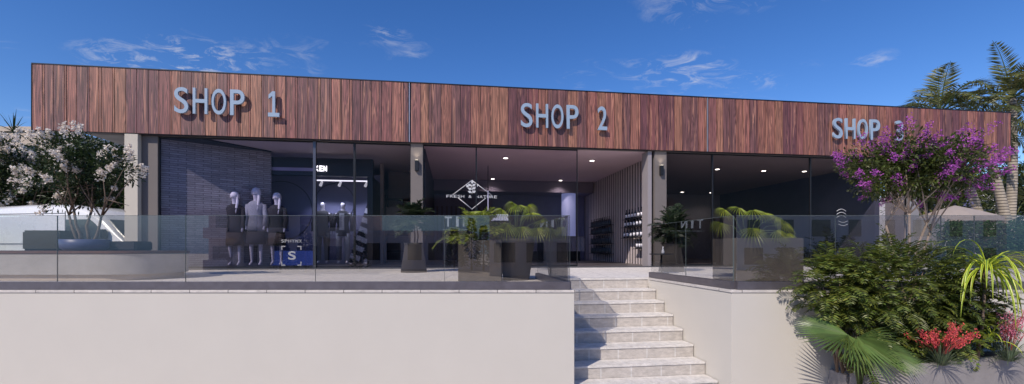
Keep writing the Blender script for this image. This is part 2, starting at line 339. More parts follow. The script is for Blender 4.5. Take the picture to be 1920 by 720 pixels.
# ceilings
m = MB(); m.box(SL, P12-.1, .258, DEPTH, ZC+.003, ZC+.25); m.build('ceiling', M_ceil_blue, bld)
m = MB(); m.box(P12-.095, P23+.045, .258, DEPTH, ZC+.003, ZC+.25); m.build('ceiling', M_ceil, bld)
m = MB(); m.box(P23+.05, LEN-1.9, .258, DEPTH, ZC+.003, ZC+.25); m.build('ceiling', M_ceil_dark, bld)
# floor, plinth and rear wall
m = MB(); m.box(SL+.3, sE+.4, .145, DEPTH, .002, .028); m.build('floor', M_floor_in, bld)
m = MB(); m.box(SL, LEN-1.9, DEPTH, DEPTH+.25, 0, ZC+.29); m.build('rear_wall', M_grey, bld)
# columns
def col(px0, px1, t0, t1, mt, nm='column', z1=ZC-.003):
    a_ = SP(px0, t0); b_ = SP(px1, t0); m = MB(); m.box(a_, b_, t0, t1, 0.002, z1); return m.build(nm, mt, bld, bevel=.006)
col(233, 258.5, .02, .15, M_cream); col(264, 296, .17, .30, M_taupe)
m = MB(); m.box(sC1a, sC1b, GT-.10, GT+.25, .002, ZC-.003); m.build('column', M_taupe, bld, bevel=.006)
m = MB(); m.box(sC2a-.0, sC2a+.12, GT-.09, GT+.3, .002, ZC-.004); m.build('column', pm('grey_column', (.28,.25,.26), .7, .05, 3), bld, bevel=.006)
m = MB(); m.box(sC2a+.20, sC2b, GT-.10, GT+.25, .002, ZC-.003); m.build('column', M_taupe, bld, bevel=.006)
m = MB(); m.box(sE, sE+.42, .17, .9, .002, ZC-.003); m.build('column', M_grey, bld, bevel=.006)
m = MB(); m.box(sE-.28, sE-.1, 1.0, DEPTH, .03, ZC); m.build('side_wall', pm('blue_dark_panel', (.075,.08,.12), .45, .12, 2), bld)
# left side wall, angled brick wall
m = MB(); m.box(SL, SL+.2, 1.15, DEPTH, .03, ZC); m.build('side_wall', M_grey, bld)
AB = R(32); bs, bt = SP(300, .33), .33; bl = 2.5
be = (bs + bl*math.cos(AB), bt + bl*math.sin(AB))
m = MB(); nrm = (-math.sin(AB), math.cos(AB))
m.prism([(bs,bt),(be[0],be[1]),(be[0]+nrm[0]*.2,be[1]+nrm[1]*.2),(bs+nrm[0]*.2,bt+nrm[1]*.2)], .03, ZC)
M_brick = tile_mat('rough_grey_brick', (.40,.38,.37), (.27,.255,.25), (.13,.12,.12), .30, .055, .5, 'xz', .006, .85)
m.build('brick_wall', M_brick, bld)
m = MB(); m.prism([(bs-.1,.262),(SP(380,.262),.262),(be[0]+.02,be[1]-.05),(be[0]-.1,be[1]+.1)], ZC-.035, ZC+.002); m.build('ceiling_edge', M_black, bld)
# partitions between shops
m = MB(); m.box(P12-.1, P12, .7, DEPTH, .03, ZC); m.build('partition', M_dark, bld)
tS = 7.4
m = MB(); m.box(P23, P23+.05, .65, DEPTH, .03, ZC); m.build('partition', M_dark, bld)
m = MB(); y = .72
while y < tS: m.box(P23-.016, P23-.002, y, y+.11, .03, ZC-.004); y += .215
m.build('slat_panel', pm('pale_slat', (.55,.47,.48), .6, .08, 3), bld)
# shop 2 rear: slatted wall, bulkhead, counter, round column
m = MB(); m.box(P12+.005, P23-.05, tS, tS+.1, .03, ZC); m.build('inner_wall', pm('dark_plum_wall', (.17,.16,.24), .6, .1, 2), bld)
m = MB(); x = P12+.1
while x < P23-2.6: m.box(x, x+.07, tS-.05, tS-.003, .4, 2.35); x += .2
m.build('slat_panel', pm('plum_slat', (.12,.10,.12), .6, .1, 3), bld)
m = MB(); m.box(P12+.02, P23-.06, tS-1.3, tS-.06, 2.86, ZC-.003); m.build('bulkhead', pm('plum_bulkhead', (.20,.17,.22), .7, .06, 2), bld)
cx_, ct_ = SP(1066, tS-.9), tS-.9
m = MB(); m.lathe([(.30,.03),(.30,2.855)], (cx_, ct_, 0), 28)
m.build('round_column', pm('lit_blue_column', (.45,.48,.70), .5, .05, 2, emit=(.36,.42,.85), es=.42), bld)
# shopfront windows
def window(s0, s1_, mt, z0=.03, z1=ZC-.005, fw=.03, cols=(0,0)):
    w = MB(); w.box(s0, s1_, GT, GT+.05, z0, z0+.05); w.box(s0, s1_, GT, GT+.05, z1-.03, z1)
    w.box(s0, s0+fw, GT, GT+.05, z0+.05, z1-.03); w.box(s1_-fw, s1_, GT, GT+.05, z0+.05, z1-.03)
    fr_ = w.build('window_frame', M_black, bld)
    gp = MB(); gp.box(s0+fw+.001, s1_-fw-.001, GT+.018, GT+.030, z0+.051, z1-.031); o = gp.build('pane', mt, fr_)
    return o
window(sA, sM1-.0, M_shopblue); window(sM1+.002, sM2, M_shopglass, fw=.035); window(sM2+.002, sC1a-.003, M_shopglass, fw=.02)
window(sC1b+.003, sM3, M_shopglass, fw=.018); window(sM3+.002, SP(1083,GT), M_shopglass, fw=.018)
window(sC2b+.003, sM4, M_shopglass, fw=.02); window(sM4+.002, SP(1520,GT), M_shopglass, fw=.02); window(SP(1520,GT)+.002, sE-.003, M_shopglass, fw=.02)
for px in (590,):
    s_ = SP(px, GT); m = MB(); m.box(s_-.035, s_+.035, GT-.03, GT-.002, .03, ZC-.004); m.build('mullion', pm('steel_mullion', (.10,.10,.12), .35, .06, 5, metal=.6), bld)
m = MB(); m.box(sA-.3, sE, .02, .142, .0, .035); m.build('threshold', pm('threshold_steel', (.12,.115,.12), .4, .1, 5, metal=.5), bld)

# ------------------------------------------------------------------ letters (strokes) -- every glyph is an extruded outline
def font_mesh(ch, size, depth, bold=0.0):
    cu = bpy.data.curves.new('glyph', 'FONT'); cu.body = ch; cu.size = size; cu.extrude = depth/2; cu.offset = bold; cu.align_x = 'CENTER'; cu.resolution_u = 6
    ob = bpy.data.objects.new('glyph', cu); COL.objects.link(ob); bpy.context.view_layer.update()
    me = bpy.data.meshes.new_from_object(ob.evaluated_get(bpy.context.evaluated_depsgraph_get()))
    bpy.data.objects.remove(ob); bpy.data.curves.remove(cu)
    me.transform(Matrix.Rotation(R(90), 4, 'X')); return me
def glyph(ch, height, width, depth, bold=0.0):
    """mesh standing in xz with the given cap height and width, centred on x, back face at y=0"""
    if ch == '1':
        m = MB(); m.box(-.10,.10,-.1,0,0,1); m.box(-.42,-.101,-.1,0,0,.155); m.box(.101,.42,-.1,0,0,.155)
        m.add([(-.101,-.1,1),(-.101,0,1),(-.101,0,.82),(-.101,-.1,.82),(-.38,-.1,.86),(-.38,0,.86),(-.38,0,.70),(-.38,-.1,.70)], [(0,1,2,3),(4,7,6,5),(0,4,5,1),(3,2,6,7),(0,3,7,4),(1,5,6,2)])
        me = bpy.data.meshes.new('glyph'); me.from_pydata(m.v, [], m.f)
    else: me = font_mesh(ch, 1.0, .1, bold)
    a = np.array([v.co[:] for v in me.vertices]); x0,x1 = a[:,0].min(),a[:,0].max(); z0,z1 = a[:,2].min(),a[:,2].max(); y0,y1 = a[:,1].min(),a[:,1].max()
    for v in me.vertices:
        v.co.x = (v.co.x-(x0+x1)/2)/(x1-x0)*width; v.co.z = (v.co.z-z0)/(z1-z0)*height; v.co.y = (v.co.y-y1)/(y1-y0)*depth
    return me
def put_letter(parent, ch, px_s, z, h, w, depth, tt, mat, name='letter', bold=0.0):
    me = glyph(ch, h, w, depth, bold); me.materials.clear(); me.materials.append(mat); me.name = name
    for p_ in me.polygons: p_.material_index = 0
    o = bpy.data.objects.new(name, me); COL.objects.link(o); o.parent = parent; og = ORG[parent.name]
    o.location = (px_s-og[0], tt-og[1], z-og[2]); ORG[o.name] = og; return o
def shop_sign(px0, px1, ytop, ybot, digit, label):
    # px0: left of S, px1: right of digit
    sa, sb = SP(px0, -.1), SP(px1, -.1); d = DP((sa+sb)/2, -.1)
    h = (ybot-ytop)*d/F; 
    zt = ZY((ytop+ybot)/2, d) - h/2
    t = thing('shop_sign', label, 'sign', (sa, -.13, zt), B=True, group='shop name signs on the fascia')
    adv = (sb-sa) / 5.78; W_ = adv*.78
    for i, ch in enumerate('SHOP ' + digit):
        if ch == ' ': continue
        w = W_*(.80 if ch.isdigit() else (1.0 if ch != 'S' else .95))
        put_letter(t, ch, sa + adv*(i+.39), zt - (.0), h, w, .055, -.075, M_letter, 'letter', .006)
        m = MB(); m.box(sa+adv*(i+.39)-.012, sa+adv*(i+.39)+.012, -.0748, -.001, zt+h*.45, zt+h*.45+.024); m.build('spacer', M_black, t)
shop_sign(327, 527, 168, 216, '1', 'raised blue grey letters reading SHOP 1 on the wood fascia')
shop_sign(976, 1140, 197, 241.5, '2', 'raised blue grey letters reading SHOP 2 on the wood fascia')
shop_sign(1561, 1694, 224, 262, '3', 'raised blue grey letters reading SHOP 3, the last digit half hidden by blossom')

# ------------------------------------------------------------------ vegetation builders
V = Vector
def rdir(r_=rng):
    while True:
        v = V((r_.uniform(-1,1), r_.uniform(-1,1), r_.uniform(-1,1)))
        if .05 < v.length < 1: return v.normalized()
def leaf(mb, p, d, w, l, mi=0, nrm=None, fold=.25):
    """pointed leaf, two folded halves"""
    p = V(p); d = V(d).normalized(); nrm = V(nrm) if nrm is not None else rdir()
    a = d.cross(nrm)
    if a.length < 1e-3: a = d.cross(V((0,0,1)) + rdir()*.1)
    a.normalize(); n = a.cross(d).normalized()
    q = p + d*l*.45
    mb.add([p, q+a*w*.5+n*w*fold, p+d*l, q-a*w*.5+n*w*fold], [(0,1,2),(0,2,3)], mi)
def feather(mb, base, d0, L_, n, ll, lw, droop=1.0, mi=0, rmi=1, stem=.25, r0=.012, lift=.25, rr=rng, twist=0):
    """arching pinnate frond"""
    p = V(base); d = V(d0).normalized(); seg = 14; pts = [p.copy()]; ds = [d.copy()]
    for i in range(seg):
        d = (d + V((0,0,-1))*droop*(i/seg)*.20).normalized(); p = p + d*L_/seg; pts.append(p.copy()); ds.append(d.copy())
    mb.tube(pts, [r0*(1-.8*i/seg) for i in range(seg+1)], 5, rmi, cap=False)
    for i in range(n):
        f = stem + (1-stem)*(i+.5)/n; x = f*seg; k = min(int(x), seg-1); u = x-k
        q = pts[k].lerp(pts[k+1], u); dd = ds[k].lerp(ds[k+1], u).normalized()
        side = dd.cross(V((0,0,1)));
        if side.length < .05: side = V((1,0,0))
        side.normalize(); upv = side.cross(dd).normalized()
        prof = math.sin(math.pi*min(1, .18+.86*(i+.5)/n))**.6
        for sg in (-1, 1):
            ld = (dd*rr.uniform(.45,.75) + side*sg + upv*rr.uniform(lift-.2, lift+.2) + V((0,0,-.15*droop))).normalized()
            leaf(mb, q, ld, lw*rr.uniform(.8,1.2), ll*prof*rr.uniform(.85,1.1), mi, upv + rdir(rr)*.25, .2)
def fan(mb, hub, axis, nrm, R_, n=30, spread=300, mi=0, cup=.25, join=.55, rr=rng, droop=.25, gap=.72):
    """pleated fan leaf: axis = main direction in the blade, nrm = blade normal"""
    hub = V(hub); ax = V(axis).normalized(); nm = (V(nrm) - ax*V(nrm).dot(ax)).normalized(); sd = ax.cross(nm)
    st_ = R(spread)/n
    for i in range(n):
        an = (i-(n-1)/2)*st_; rl = R_*(.80+.20*math.cos(an*.55))*rr.uniform(.95,1.04)
        def pt(a, r, h=0): return hub + (ax*math.cos(a)+sd*math.sin(a))*r + nm*(cup*r*r/R_ + h) + V((0,0,-1))*droop*r*r/R_
        w = st_*.5*gap; j = join*rl
        p0 = hub; pl = pt(an-w, j); pr = pt(an+w, j); pm_ = pt(an, j, R_*.035); tp = pt(an, rl); ml = pt(an-w*.55, j+(rl-j)*.55); mr = pt(an+w*.55, j+(rl-j)*.55); mm = pt(an, j+(rl-j)*.55, R_*.018)
        mb.add([p0,pl,pm_,pr,ml,mm,mr,tp], [(0,1,2),(0,2,3),(1,4,5,2),(2,5,6,3),(4,7,5),(5,7,6)], mi)
def strap(mb, p, d, L_, w, droop, seg=9, mi=0, mi2=None, fold=.18):
    p = V(p); d = V(d).normalized(); a = d.cross(V((0,0,1)))
    if a.length < .02: a = V((1,0,0))
    a.normalize(); rows = []
    for i in range(seg+1):
        f = i/seg; ww = w*(.55+.9*f if f < .3 else (1-(f-.3)/.7)**.7*.82+.0)
        n = a.cross(d).normalized()
        rows.append((p-a*ww*.5+n*ww*fold, p-a*ww*.16+n*ww*.03, p+a*ww*.16+n*ww*.03, p+a*ww*.5+n*ww*fold)); d = (d + V((0,0,-1))*droop/seg*(.4+1.2*f)).normalized(); p = p + d*L_/seg
    vs = [q for r_ in rows for q in r_]; fs = []; ms = []
    for i in range(seg):
        b = i*4
        mb.add([vs[b],vs[b+1],vs[b+5],vs[b+4]], [(0,1,2,3)], mi); mb.add([vs[b+1],vs[b+2],vs[b+6],vs[b+5]], [(0,1,2,3)], mi if mi2 is None else mi2); mb.add([vs[b+2],vs[b+3],vs[b+7],vs[b+6]], [(0,1,2,3)], mi)
def crown_mesh(mb, c, rad, nclump, per, size, rr, shell=.55, flat=1.0, mi=0, w=.45, csize=.28):
    """leaves in clumps through an ellipsoid, gaps between"""
    out = []
    for i in range(nclump):
        v = rdir(rr)*(rr.uniform(shell, 1.0)); cc = V((c[0]+v.x*rad[0], c[1]+v.y*rad[1], c[2]+v.z*rad[2]))
        rc = csize*rr.uniform(.6,1.3); out.append((cc, rc, v))
        for k in range(per):
            o_ = rdir(rr)*rc*rr.random()**.45; o_.z *= flat
            d = (o_.normalized() + V((v.x,v.y,v.z))*.6 + V((0,0,-.1)) + rdir(rr)*.6)
            leaf(mb, cc+o_, d, size*w*rr.uniform(.7,1.2), size*rr.uniform(.7,1.3), mi, V((0,0,1))+rdir(rr)*.7)
    return out

G_ = lambda n, c, c2=None, isl=.35, tr=.25, r_=.5: pm(n, c, r_, .15, 2, col2=c2, island=isl, trans=tr)
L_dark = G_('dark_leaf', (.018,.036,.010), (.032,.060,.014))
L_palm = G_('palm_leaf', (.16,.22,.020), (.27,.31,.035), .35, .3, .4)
L_palmdark = G_('dark_and_shaded_palm_leaf', (.012,.024,.010), (.02,.038,.012), .3, .1)  # own dark green of the potted palms, painted-in shade on the rear fan leaves
L_fern = G_('fern_leaf', (.064,.094,.014), (.140,.178,.028), .55, .25, .45)
L_fan = G_('fan_palm_leaf', (.085,.15,.04), (.13,.20,.05), .25, .25, .4)
L_yel = G_('yellow_green_leaf', (.42,.52,.04), (.56,.62,.06), .2, .3, .4); L_yel2 = G_('green_stripe_leaf', (.14,.27,.03), None, .2, .3)
L_bluegreen = G_('grey_green_leaf', (.085,.125,.075), (.12,.16,.09), .3, .15, .5)
L_crape = G_('crape_leaf', (.034,.056,.011), (.085,.11,.020), .45, .25, .45)
M_bark = pm('bark', (.16,.115,.085), .85, .3, 12, bump=.5, stretch=(1,1,.3)); M_palebark = pm('pale_bark', (.36,.27,.21), .7, .25, 10, bump=.3, stretch=(1,1,.3))
M_palmtrunk = tile_mat('ringed_palm_trunk', (.40,.34,.27), (.33,.28,.22), (.13,.11,.09), 9, .11, 0, 'xz', .022, .85)
F_purple = G_('purple_petal', (.36,.06,.36), (.50,.12,.48), .3, .3, .6); F_white = G_('blush_white_petal', (.84,.72,.62), (.90,.82,.74), .12, .25, .6)
F_red = G_('coral_petal', (.70,.07,.07), (.80,.14,.11), .25, .2, .5); F_pink = G_('pink_petal', (.60,.12,.22), (.75,.30,.36), .3, .2, .5)
M_stem = pm('green_stem', (.07,.10,.03), .5, .15, 5)

def multi_tree(name, label, cat, base, branches, crown, rr, leafmat, flowermat, nfl, lsize, fl_size, ncl, per, group=None, pot_z=None, bark=None, csize=.24, fl_up=.2, shell=.35, flsc=1.0):
    """several thin leaning stems, forking into a loose crown with flower panicles; crown=(centre, radii)"""
    t = thing(name, label, cat, base, group); c, rad = crown; c = V(c); m = MB(); tips = []
    for (dx, dy, hh) in branches:
        p0 = V(base)+V((dx*.12, dy*.12, 0)); fork = V((c.x+dx*rad[0]*.35, c.y+dy*rad[1]*.35, base[2]+hh)); mid = p0.lerp(fork, .5)+V((rr.uniform(-.06,.06), rr.uniform(-.05,.05), 0))
        m.tube([p0, p0.lerp(mid,.5)+V((rr.uniform(-.03,.03),0,0)), mid, fork], [.030,.026,.022,.018], 7)
        for k in range(4):
            v = V((dx*.5,dy*.5,0))+rdir(rr)*.75; v.z = abs(v.z)*.9-.15; tip = c + V((v.x*rad[0], v.y*rad[1], v.z*rad[2])); md = fork.lerp(tip,.5)+rdir(rr)*.06
            m.tube([fork, md, tip], [.014,.010,.004], 5); tips.append(tip)
            tip2 = md + rdir(rr)*min(rad)*.6; m.tube([md, tip2], [.008,.003], 4)
    m.build('trunk', bark or M_bark, t)
    m = MB(); cl = crown_mesh(m, c, rad, ncl, per, lsize, rr, shell=shell, csize=csize); m.build('crown', leafmat, t)
    if nfl:
        m = MB(); cand = sorted(cl, key=lambda q: -(q[2].length + fl_up*q[2].z - .35*q[2].y + rr.uniform(0,.5)))[:nfl]
        for cc, rc, v in cand:
            ax = (v + V((0,-.3,.5)) + rdir(rr)*.4).normalized(); b0 = cc + v*rc*.7
            Lp = rc*rr.uniform(.7,1.35)*flsc
            for k in range(64):
                f = rr.random(); rad_ = Lp*.42*(1-f*.6); q = b0 + ax*Lp*f + rdir(rr)*rad_*rr.random()**.4
                leaf(m, q, rdir(rr), fl_size*.55, fl_size*.68, 0, rdir(rr), .3)
        m.build('blossom', flowermat, t)
    return t

# ------------------------------------------------------------------ front right: planter, shrubs
zpl = -.72
PF = (at(1703, 4.70), 4.70); PRt = (at(1920, 5.28)+3.0, 5.28+.85)
t = thing('concrete_planter', 'grey concrete planter box in the lower right corner holding the mixed shrubs', 'planter', (PF[0], PF[1], ZS))
v_ = V((PRt[0]-PF[0], PRt[1]-PF[1], 0)).normalized(); w_ = V((-v_.y, v_.x, 0))
def PL(u, n, z): return (PF[0]+v_.x*u+w_.x*n, PF[1]+v_.y*u+w_.y*n, z)
m = MB(); m.box(0.09, 3.0, 0, .06, ZS, zpl-.002, fr=PL); m.box(0, .08, -.006, .62, ZS, zpl, fr=PL); m.build('planter_wall', pm('grey_planter_concrete', (.30,.275,.27), .8, .12, 4, bump=.25), t, bevel=.006)
m = MB(); m.box(.09, 3.0, .07, .52, ZS+.05, zpl-.06, fr=PL); m.build('soil', M_soil, t)
m = MB(); xl = at(1585, 5.35); m.box(xl, PF[0]+.1, 5.33, 5.635, ZS, zpl-.28); m.build('low_planter_wall', MATS['grey_planter_concrete'], t, bevel=.006)

def fern_bush(name, label, c, rad, n, fl, base, seed, group=None, ll=.11, lw=.020, n_leaf=11, mat=None, up=.25):
    rr = random.Random(seed); t = thing(name, label, 'shrub', base, group); m = MB(); sm = MB()
    for i in range(n):
        v = rdir(rr); v.y = -abs(v.y)*.8 if rr.random() < .6 else v.y; k = rr.uniform(.45,1); q = V((c[0]+v.x*rad[0]*k, c[1]+v.y*rad[1]*k, c[2]+v.z*rad[2]*k))
        d = V((v.x*1.1, v.y*.9-.15, .15+.5*v.z)) + rdir(rr)*.45 + V((0,0,up))
        feather(m, q, d, fl*rr.uniform(.6,1.2), n_leaf, ll, lw, 1.3, 0, 1, .1, .004, .1, rr)
    for i in range(12):
        v = rdir(rr); q = V((c[0]+v.x*rad[0]*.7, c[1]+v.y*rad[1]*.7, c[2]+abs(v.z)*rad[2]*.6)); sm.tube([V(base)+V((v.x*.2,v.y*.05,0)), V(base).lerp(q,.5)+rdir(rr)*.08, q], [.014,.010,.005], 5)
    m.build('foliage', [mat or L_fern, M_stem], t); sm.build('stem', M_bark, t); return t
fern_bush('feathery_shrub', 'wide dark green feathery shrub in the middle of the corner planter', (4.62,5.25,-.02), (.80,.34,.54), 470, .34, (4.65,5.2,-.8), 3)
fern_bush('feathery_shrub', 'lower feathery shrub spilling left over the coping of the right wall', (3.84,5.28,.06), (.36,.28,.36), 230, .32, (4.05,5.3,-.95), 4)
fern_bush('feathery_shrub', 'feathery shrub rising behind the yellow striped plant', (5.40,5.42,-.22), (.50,.28,.40), 170, .32, (5.3,5.45,-.8), 5)
fern_bush('leafy_undergrowth', 'dark leafy undergrowth at the foot of the big feathery shrub', (4.35,5.2,-.62), (.55,.22,.26), 110, .26, (4.4,5.25,-.95), 6, ll=.10, lw=.028, n_leaf=8)

fern_bush('leafy_undergrowth', 'leafy green undergrowth round the stem of the striped plant', (5.05,5.12,-.42), (.50,.18,.30), 130, .24, (5.05,5.15,-.8), 8, ll=.09, lw=.022, n_leaf=9)
# fan palm low left
rr = random.Random(11)
bx, by, bz = at(1625, 5.0), 5.10, ZS
t = thing('fan_palm', 'fan palm with broad pleated leaves leaning against the cream wall', 'palm', (bx, by, bz))
def hubp(px, y, d): return (at(px, d), d, ZY(y, d))
for (px, y, d, ax, nm, R_, sp) in ((1590, 628, 4.85, (-1,-.10,-.02), (.05,-.35,.95), .58, 200), (1608, 632, 4.72, (.45,-.45,-.62), (.05,-.75,.55), .46, 175), (1640, 650, 4.85, (1,-.1,-.18), (.15,-.45,.85), .46, 170)):
    m = MB(); fan(m, hubp(px, y, d), ax, nm, R_, 34, sp, 0, .12, .5, rr, .18); m.build('fan_leaf', L_fan, t)
    s_ = MB(); h_ = V(hubp(px,y,d)); b_ = V((bx,by,bz+.3)); s_.tube([b_, b_.lerp(h_,.5)+V((0,.02,.12)), h_], [.016,.011,.008], 6); s_.build('leaf_stalk', M_stem, t)
for (px, y, d, ax, nm, R_, sp) in ((1600, 590, 5.25, (-.55,.1,.7), (-.3,-.9,-.1), .44, 230), (1612, 560, 5.3, (.3,0,.9), (.5,-.85,.1), .40, 230)):
    m = MB(); fan(m, hubp(px, y, d), ax, nm, R_, 26, sp, 0, .2, .4, rr, .3); m.build('fan_leaf', L_palmdark, t)  # shade on these two rear leaves is put into their darker colour
    s_ = MB(); h_ = V(hubp(px,y,d)); b_ = V((bx,by,bz+.3)); s_.tube([b_, b_.lerp(h_,.5), h_], [.014,.010,.007], 6); s_.build('leaf_stalk', M_stem, t)
m = MB(); m.lathe([(.07,0),(.085,.15),(.06,.36)], (bx,by,bz), 12); m.build('trunk', M_bark, t)

# yellow striped strap-leaved plant
def strap_plant(name, label, c, n, L0, L1, w, seed, m1, m2, tiltlo=.0, tilthi=1.2, stem_from=None, cat='plant', droop=(1.6,3.0), group=None, bias=(0,0,0)):
    rr = random.Random(seed); t = thing(name, label, cat, stem_from or c, group); m = MB()
    for i in range(n):
        a = 2*math.pi*(i*.381966)+rr.uniform(-.2,.2); el = rr.uniform(tiltlo, tilthi)
        d = V((math.cos(a)*math.cos(el)+bias[0], math.sin(a)*math.cos(el)+bias[1], math.sin(el)+bias[2]))
        strap(m, V(c)+rdir(rr)*.02, d, rr.uniform(L0,L1), w*rr.uniform(.8,1.2), rr.uniform(*droop), 11, 0, 1 if m2 else None)
    m.build('foliage', [m1, m2] if m2 else [m1], t)
    if stem_from: s_ = MB(); s_.tube([stem_from, V(stem_from).lerp(V(c),.5)+V((.02,0,0)), c], [.022,.018,.015], 7); s_.build('stem', M_bark, t)
    return t
yc = (at(1848, 4.95), 4.95, ZY(505, 4.95))
strap_plant('striped_strap_plant', 'bright yellow and green striped plant with long drooping leaves', yc, 62, .42, .90, .034, 21, L_yel, L_yel2, .0, 1.2, (yc[0], 5.05, -.8), bias=(.22,-.05,0), droop=(3.2,5.5))
yc2 = (at(1858, 4.9), 4.9, ZY(640, 4.9))
strap_plant('striped_strap_plant', 'small yellow green striped plant at the rim of the corner planter', yc2, 12, .2, .36, .028, 22, L_yel, L_yel2, .5, 1.4)

def red_yucca(label, c, seed, fm, n=9, H=.42, nl=130):
    rr = random.Random(seed); t = thing('flowering_grass', label, 'plant', c); m = MB()
    for i in range(nl):
        a = rr.uniform(0, 2*math.pi); el = rr.uniform(.25,1.45); d = (math.cos(a)*math.cos(el), math.sin(a)*math.cos(el), math.sin(el))
        strap(m, V(c)+V((math.cos(a),math.sin(a),0))*.03, d, rr.uniform(.2,.36), .011, rr.uniform(.3,1.6), 6)
    m.build('foliage', L_bluegreen, t); m = MB(); s_ = MB()
    for i in range(n):
        dx = rr.uniform(-.75,.75); tip = V(c)+V((dx*.45, rr.uniform(-.2,.1), H*rr.uniform(.8,1.12)*(1-.32*abs(dx)))); b0 = V(c)+V((dx*.08,0,.12)); md = b0.lerp(tip,.5)+V((-dx*.03,0,.03))
        s_.tube([b0, md, tip], [.005,.004,.002], 4)
        for k in range(34):
            f = rr.uniform(.35,1); q = b0.lerp(tip,f)+rdir(rr)*.022; leaf(m, q, V((dx*.5,0,.7))+rdir(rr)*.6, .010, .026, 0)
    m.build('blossom', fm, t); s_.build('flower_stalk', pm('red_stalk', (.30,.05,.05), .5, .1, 5), t)
red_yucca('grey green tufted plant with spikes of coral red flowers', (at(1772,4.78), 4.82, -.74), 31, F_red, 26, .46)
red_yucca('tufted plant with pink flower spikes at the right edge of the picture', (at(1900,4.95), 5.0, -.74), 32, F_pink, 14, .62)
red_yucca('small tufted plant with pale pink flower spikes behind the striped leaves', (at(1872,5.3), 5.35, -.70), 33, F_pink, 9, .60, 70)

# ------------------------------------------------------------------ terrace trees
multi_tree('crape_myrtle', 'multi stemmed crape myrtle with purple blossom in front of SHOP 3', 'tree', (at(1703,8), 8.0, 0), [(-1,.2,.95),(-.35,-.4,1.15),(.15,.5,1.2),(.6,-.2,1.0),(1.1,.3,.85)],
           ((at(1708,8), 8.0, ZY(316,8)), (1.14,.9,.56)), random.Random(41), L_crape, F_purple, 84, .075, .045, 190, 75, bark=M_palebark, csize=.20, flsc=1.15, shell=.2)
# ------------------------------------------------------------------ planter boxes with palms on the terrace
def box_planter(label, x0, x1, d, z1, dep=.75, group='concrete planters on the terrace'):
    t = thing('concrete_planter', label, 'planter', ((x0+x1)/2, d+dep/2, 0), group); k = .05
    m = MB(); m.box(x0, x1, d, d+k, .004, z1); m.box(x0, x1, d+dep-k, d+dep, .004, z1); m.box(x0, x0+k, d+k+.002, d+dep-k-.002, .004, z1-.001); m.box(x1-k, x1, d+k+.002, d+dep-k-.002, .004, z1-.001); m.build('planter_box', M_concrete, t, bevel=.006)
    m = MB(); m.box(x0+k+.004, x1-k-.004, d+k+.004, d+dep-k-.004, .02, z1-.06); m.build('soil', M_soil, t); return t
def taper_planter(label, c, r0, r1, h, mt, grp=None, square=True):
    t = thing('tapered_planter', label, 'planter', c, grp); n = 4 if square else 28
    m = MB(); prof = [(r0,.003),(r1,h-.06),(r1+.012,h-.05),(r1+.012,h),(r1-.03,h),(r1-.04,h-.1)]
    m.lathe(prof, c, n); o = m.build('planter_body', mt, t)
    if square:
        for p_ in o.data.polygons: p_.use_smooth = False
    m = MB(); m.lathe([(r1-.05,h-.12),(r1-.05,h-.08)], c, n); m.build('soil', M_soil, t); return t
pa = 7.05
box_planter('square brown concrete planter below the logo on the glass', at(859,pa), at(940,pa), pa, ZY(450,pa), .68)
taper_planter('tapered brown concrete planter beside the square one, left of the steps', (at(968,7.5), 7.5, 0), .22, .31, ZY(448,7.5), M_concrete, square=False)
box_planter('wide brown concrete planter right of the steps', at(1373,pa+.05), at(1507,pa+.05), pa+.05, ZY(446,pa), .7)
M_taperpot = pm('taupe_pot', (.09,.078,.07), .7, .1, 5, bump=.1)
taper_planter('tall tapered taupe pot in front of the grey column right of the entrance', (at(1259,10.2), 10.2, 0), .29, .20, .66, M_taperpot, 'tapered pots by the columns', False)
taper_planter('tall tapered taupe pot in front of the lamp column left of the entrance', (at(776,9.9), 9.9, 0), .29, .20, .66, M_taperpot, 'tapered pots by the columns', False)

def potted_palm(name, label, c, n, L0, L1, seed, mt, ll, lw, nleaf=14, el=(.3,1.3), droop=1.5, group=None, r0=.008):
    rr = random.Random(seed); t = thing(name, label, 'palm', c, group); m = MB()
    for i in range(n):
        a = 2*math.pi*i*.381966+rr.uniform(-.3,.3); e_ = rr.uniform(*el); d = V((math.cos(a)*math.cos(e_), math.sin(a)*math.cos(e_)*.8, math.sin(e_)))
        feather(m, V(c)+rdir(rr)*.03, d, rr.uniform(L0,L1), nleaf, ll, lw, droop, 0, 1, .28, r0, .2, rr)
    m.build('frond', [mt, M_stem], t)
    if c[2] > .9:
        m = MB()
        for q in (-.05,.02,.06): m.tube([(c[0]+q,c[1],.5),(c[0]+q*1.6,c[1]+q,.8),(c[0]+q,c[1],c[2])], [.018,.015,.012], 6)
        m.build('stem', M_bark, t)
    return t
def fan_palm(name, label, c, spec, seed, mt, nseg=14, group=None):
    rr = random.Random(seed); t = thing(name, label, 'palm', c, group)
    for (dx, dy, dz, R_) in spec:
        dx *= .80; dy *= .8; dz *= .84; R_ *= .92; h = V(c)+V((dx,dy,dz)); ax = V((dx*1.0+rr.uniform(-.1,.1), dy-.25, -.55 if dz < .5 else -.1)).normalized(); nm = V((dx*.5, -.8, .65))
        m = MB(); fan(m, h, ax, nm, R_*.98, nseg, rr.uniform(170,230), 0, .10, .22, rr, .55, .62); m.build('fan_leaf', mt, t)
        m = MB(); m.tube([c, V(c).lerp(h,.55)+V((-dx*.05,0,.10)), h], [.010,.008,.005], 6); m.build('leaf_stalk', M_stem, t)
    return t
zp = ZY(450,pa)-.06
potted_palm('parlour_palm', 'bushy green palm in the square planter under the glass logo', (at(893,pa+.35), pa+.35, zp), 24, .55, .85, 51, L_palm, .20, .035, 16, (.45,1.4), 1.5)
rs = random.Random(5)
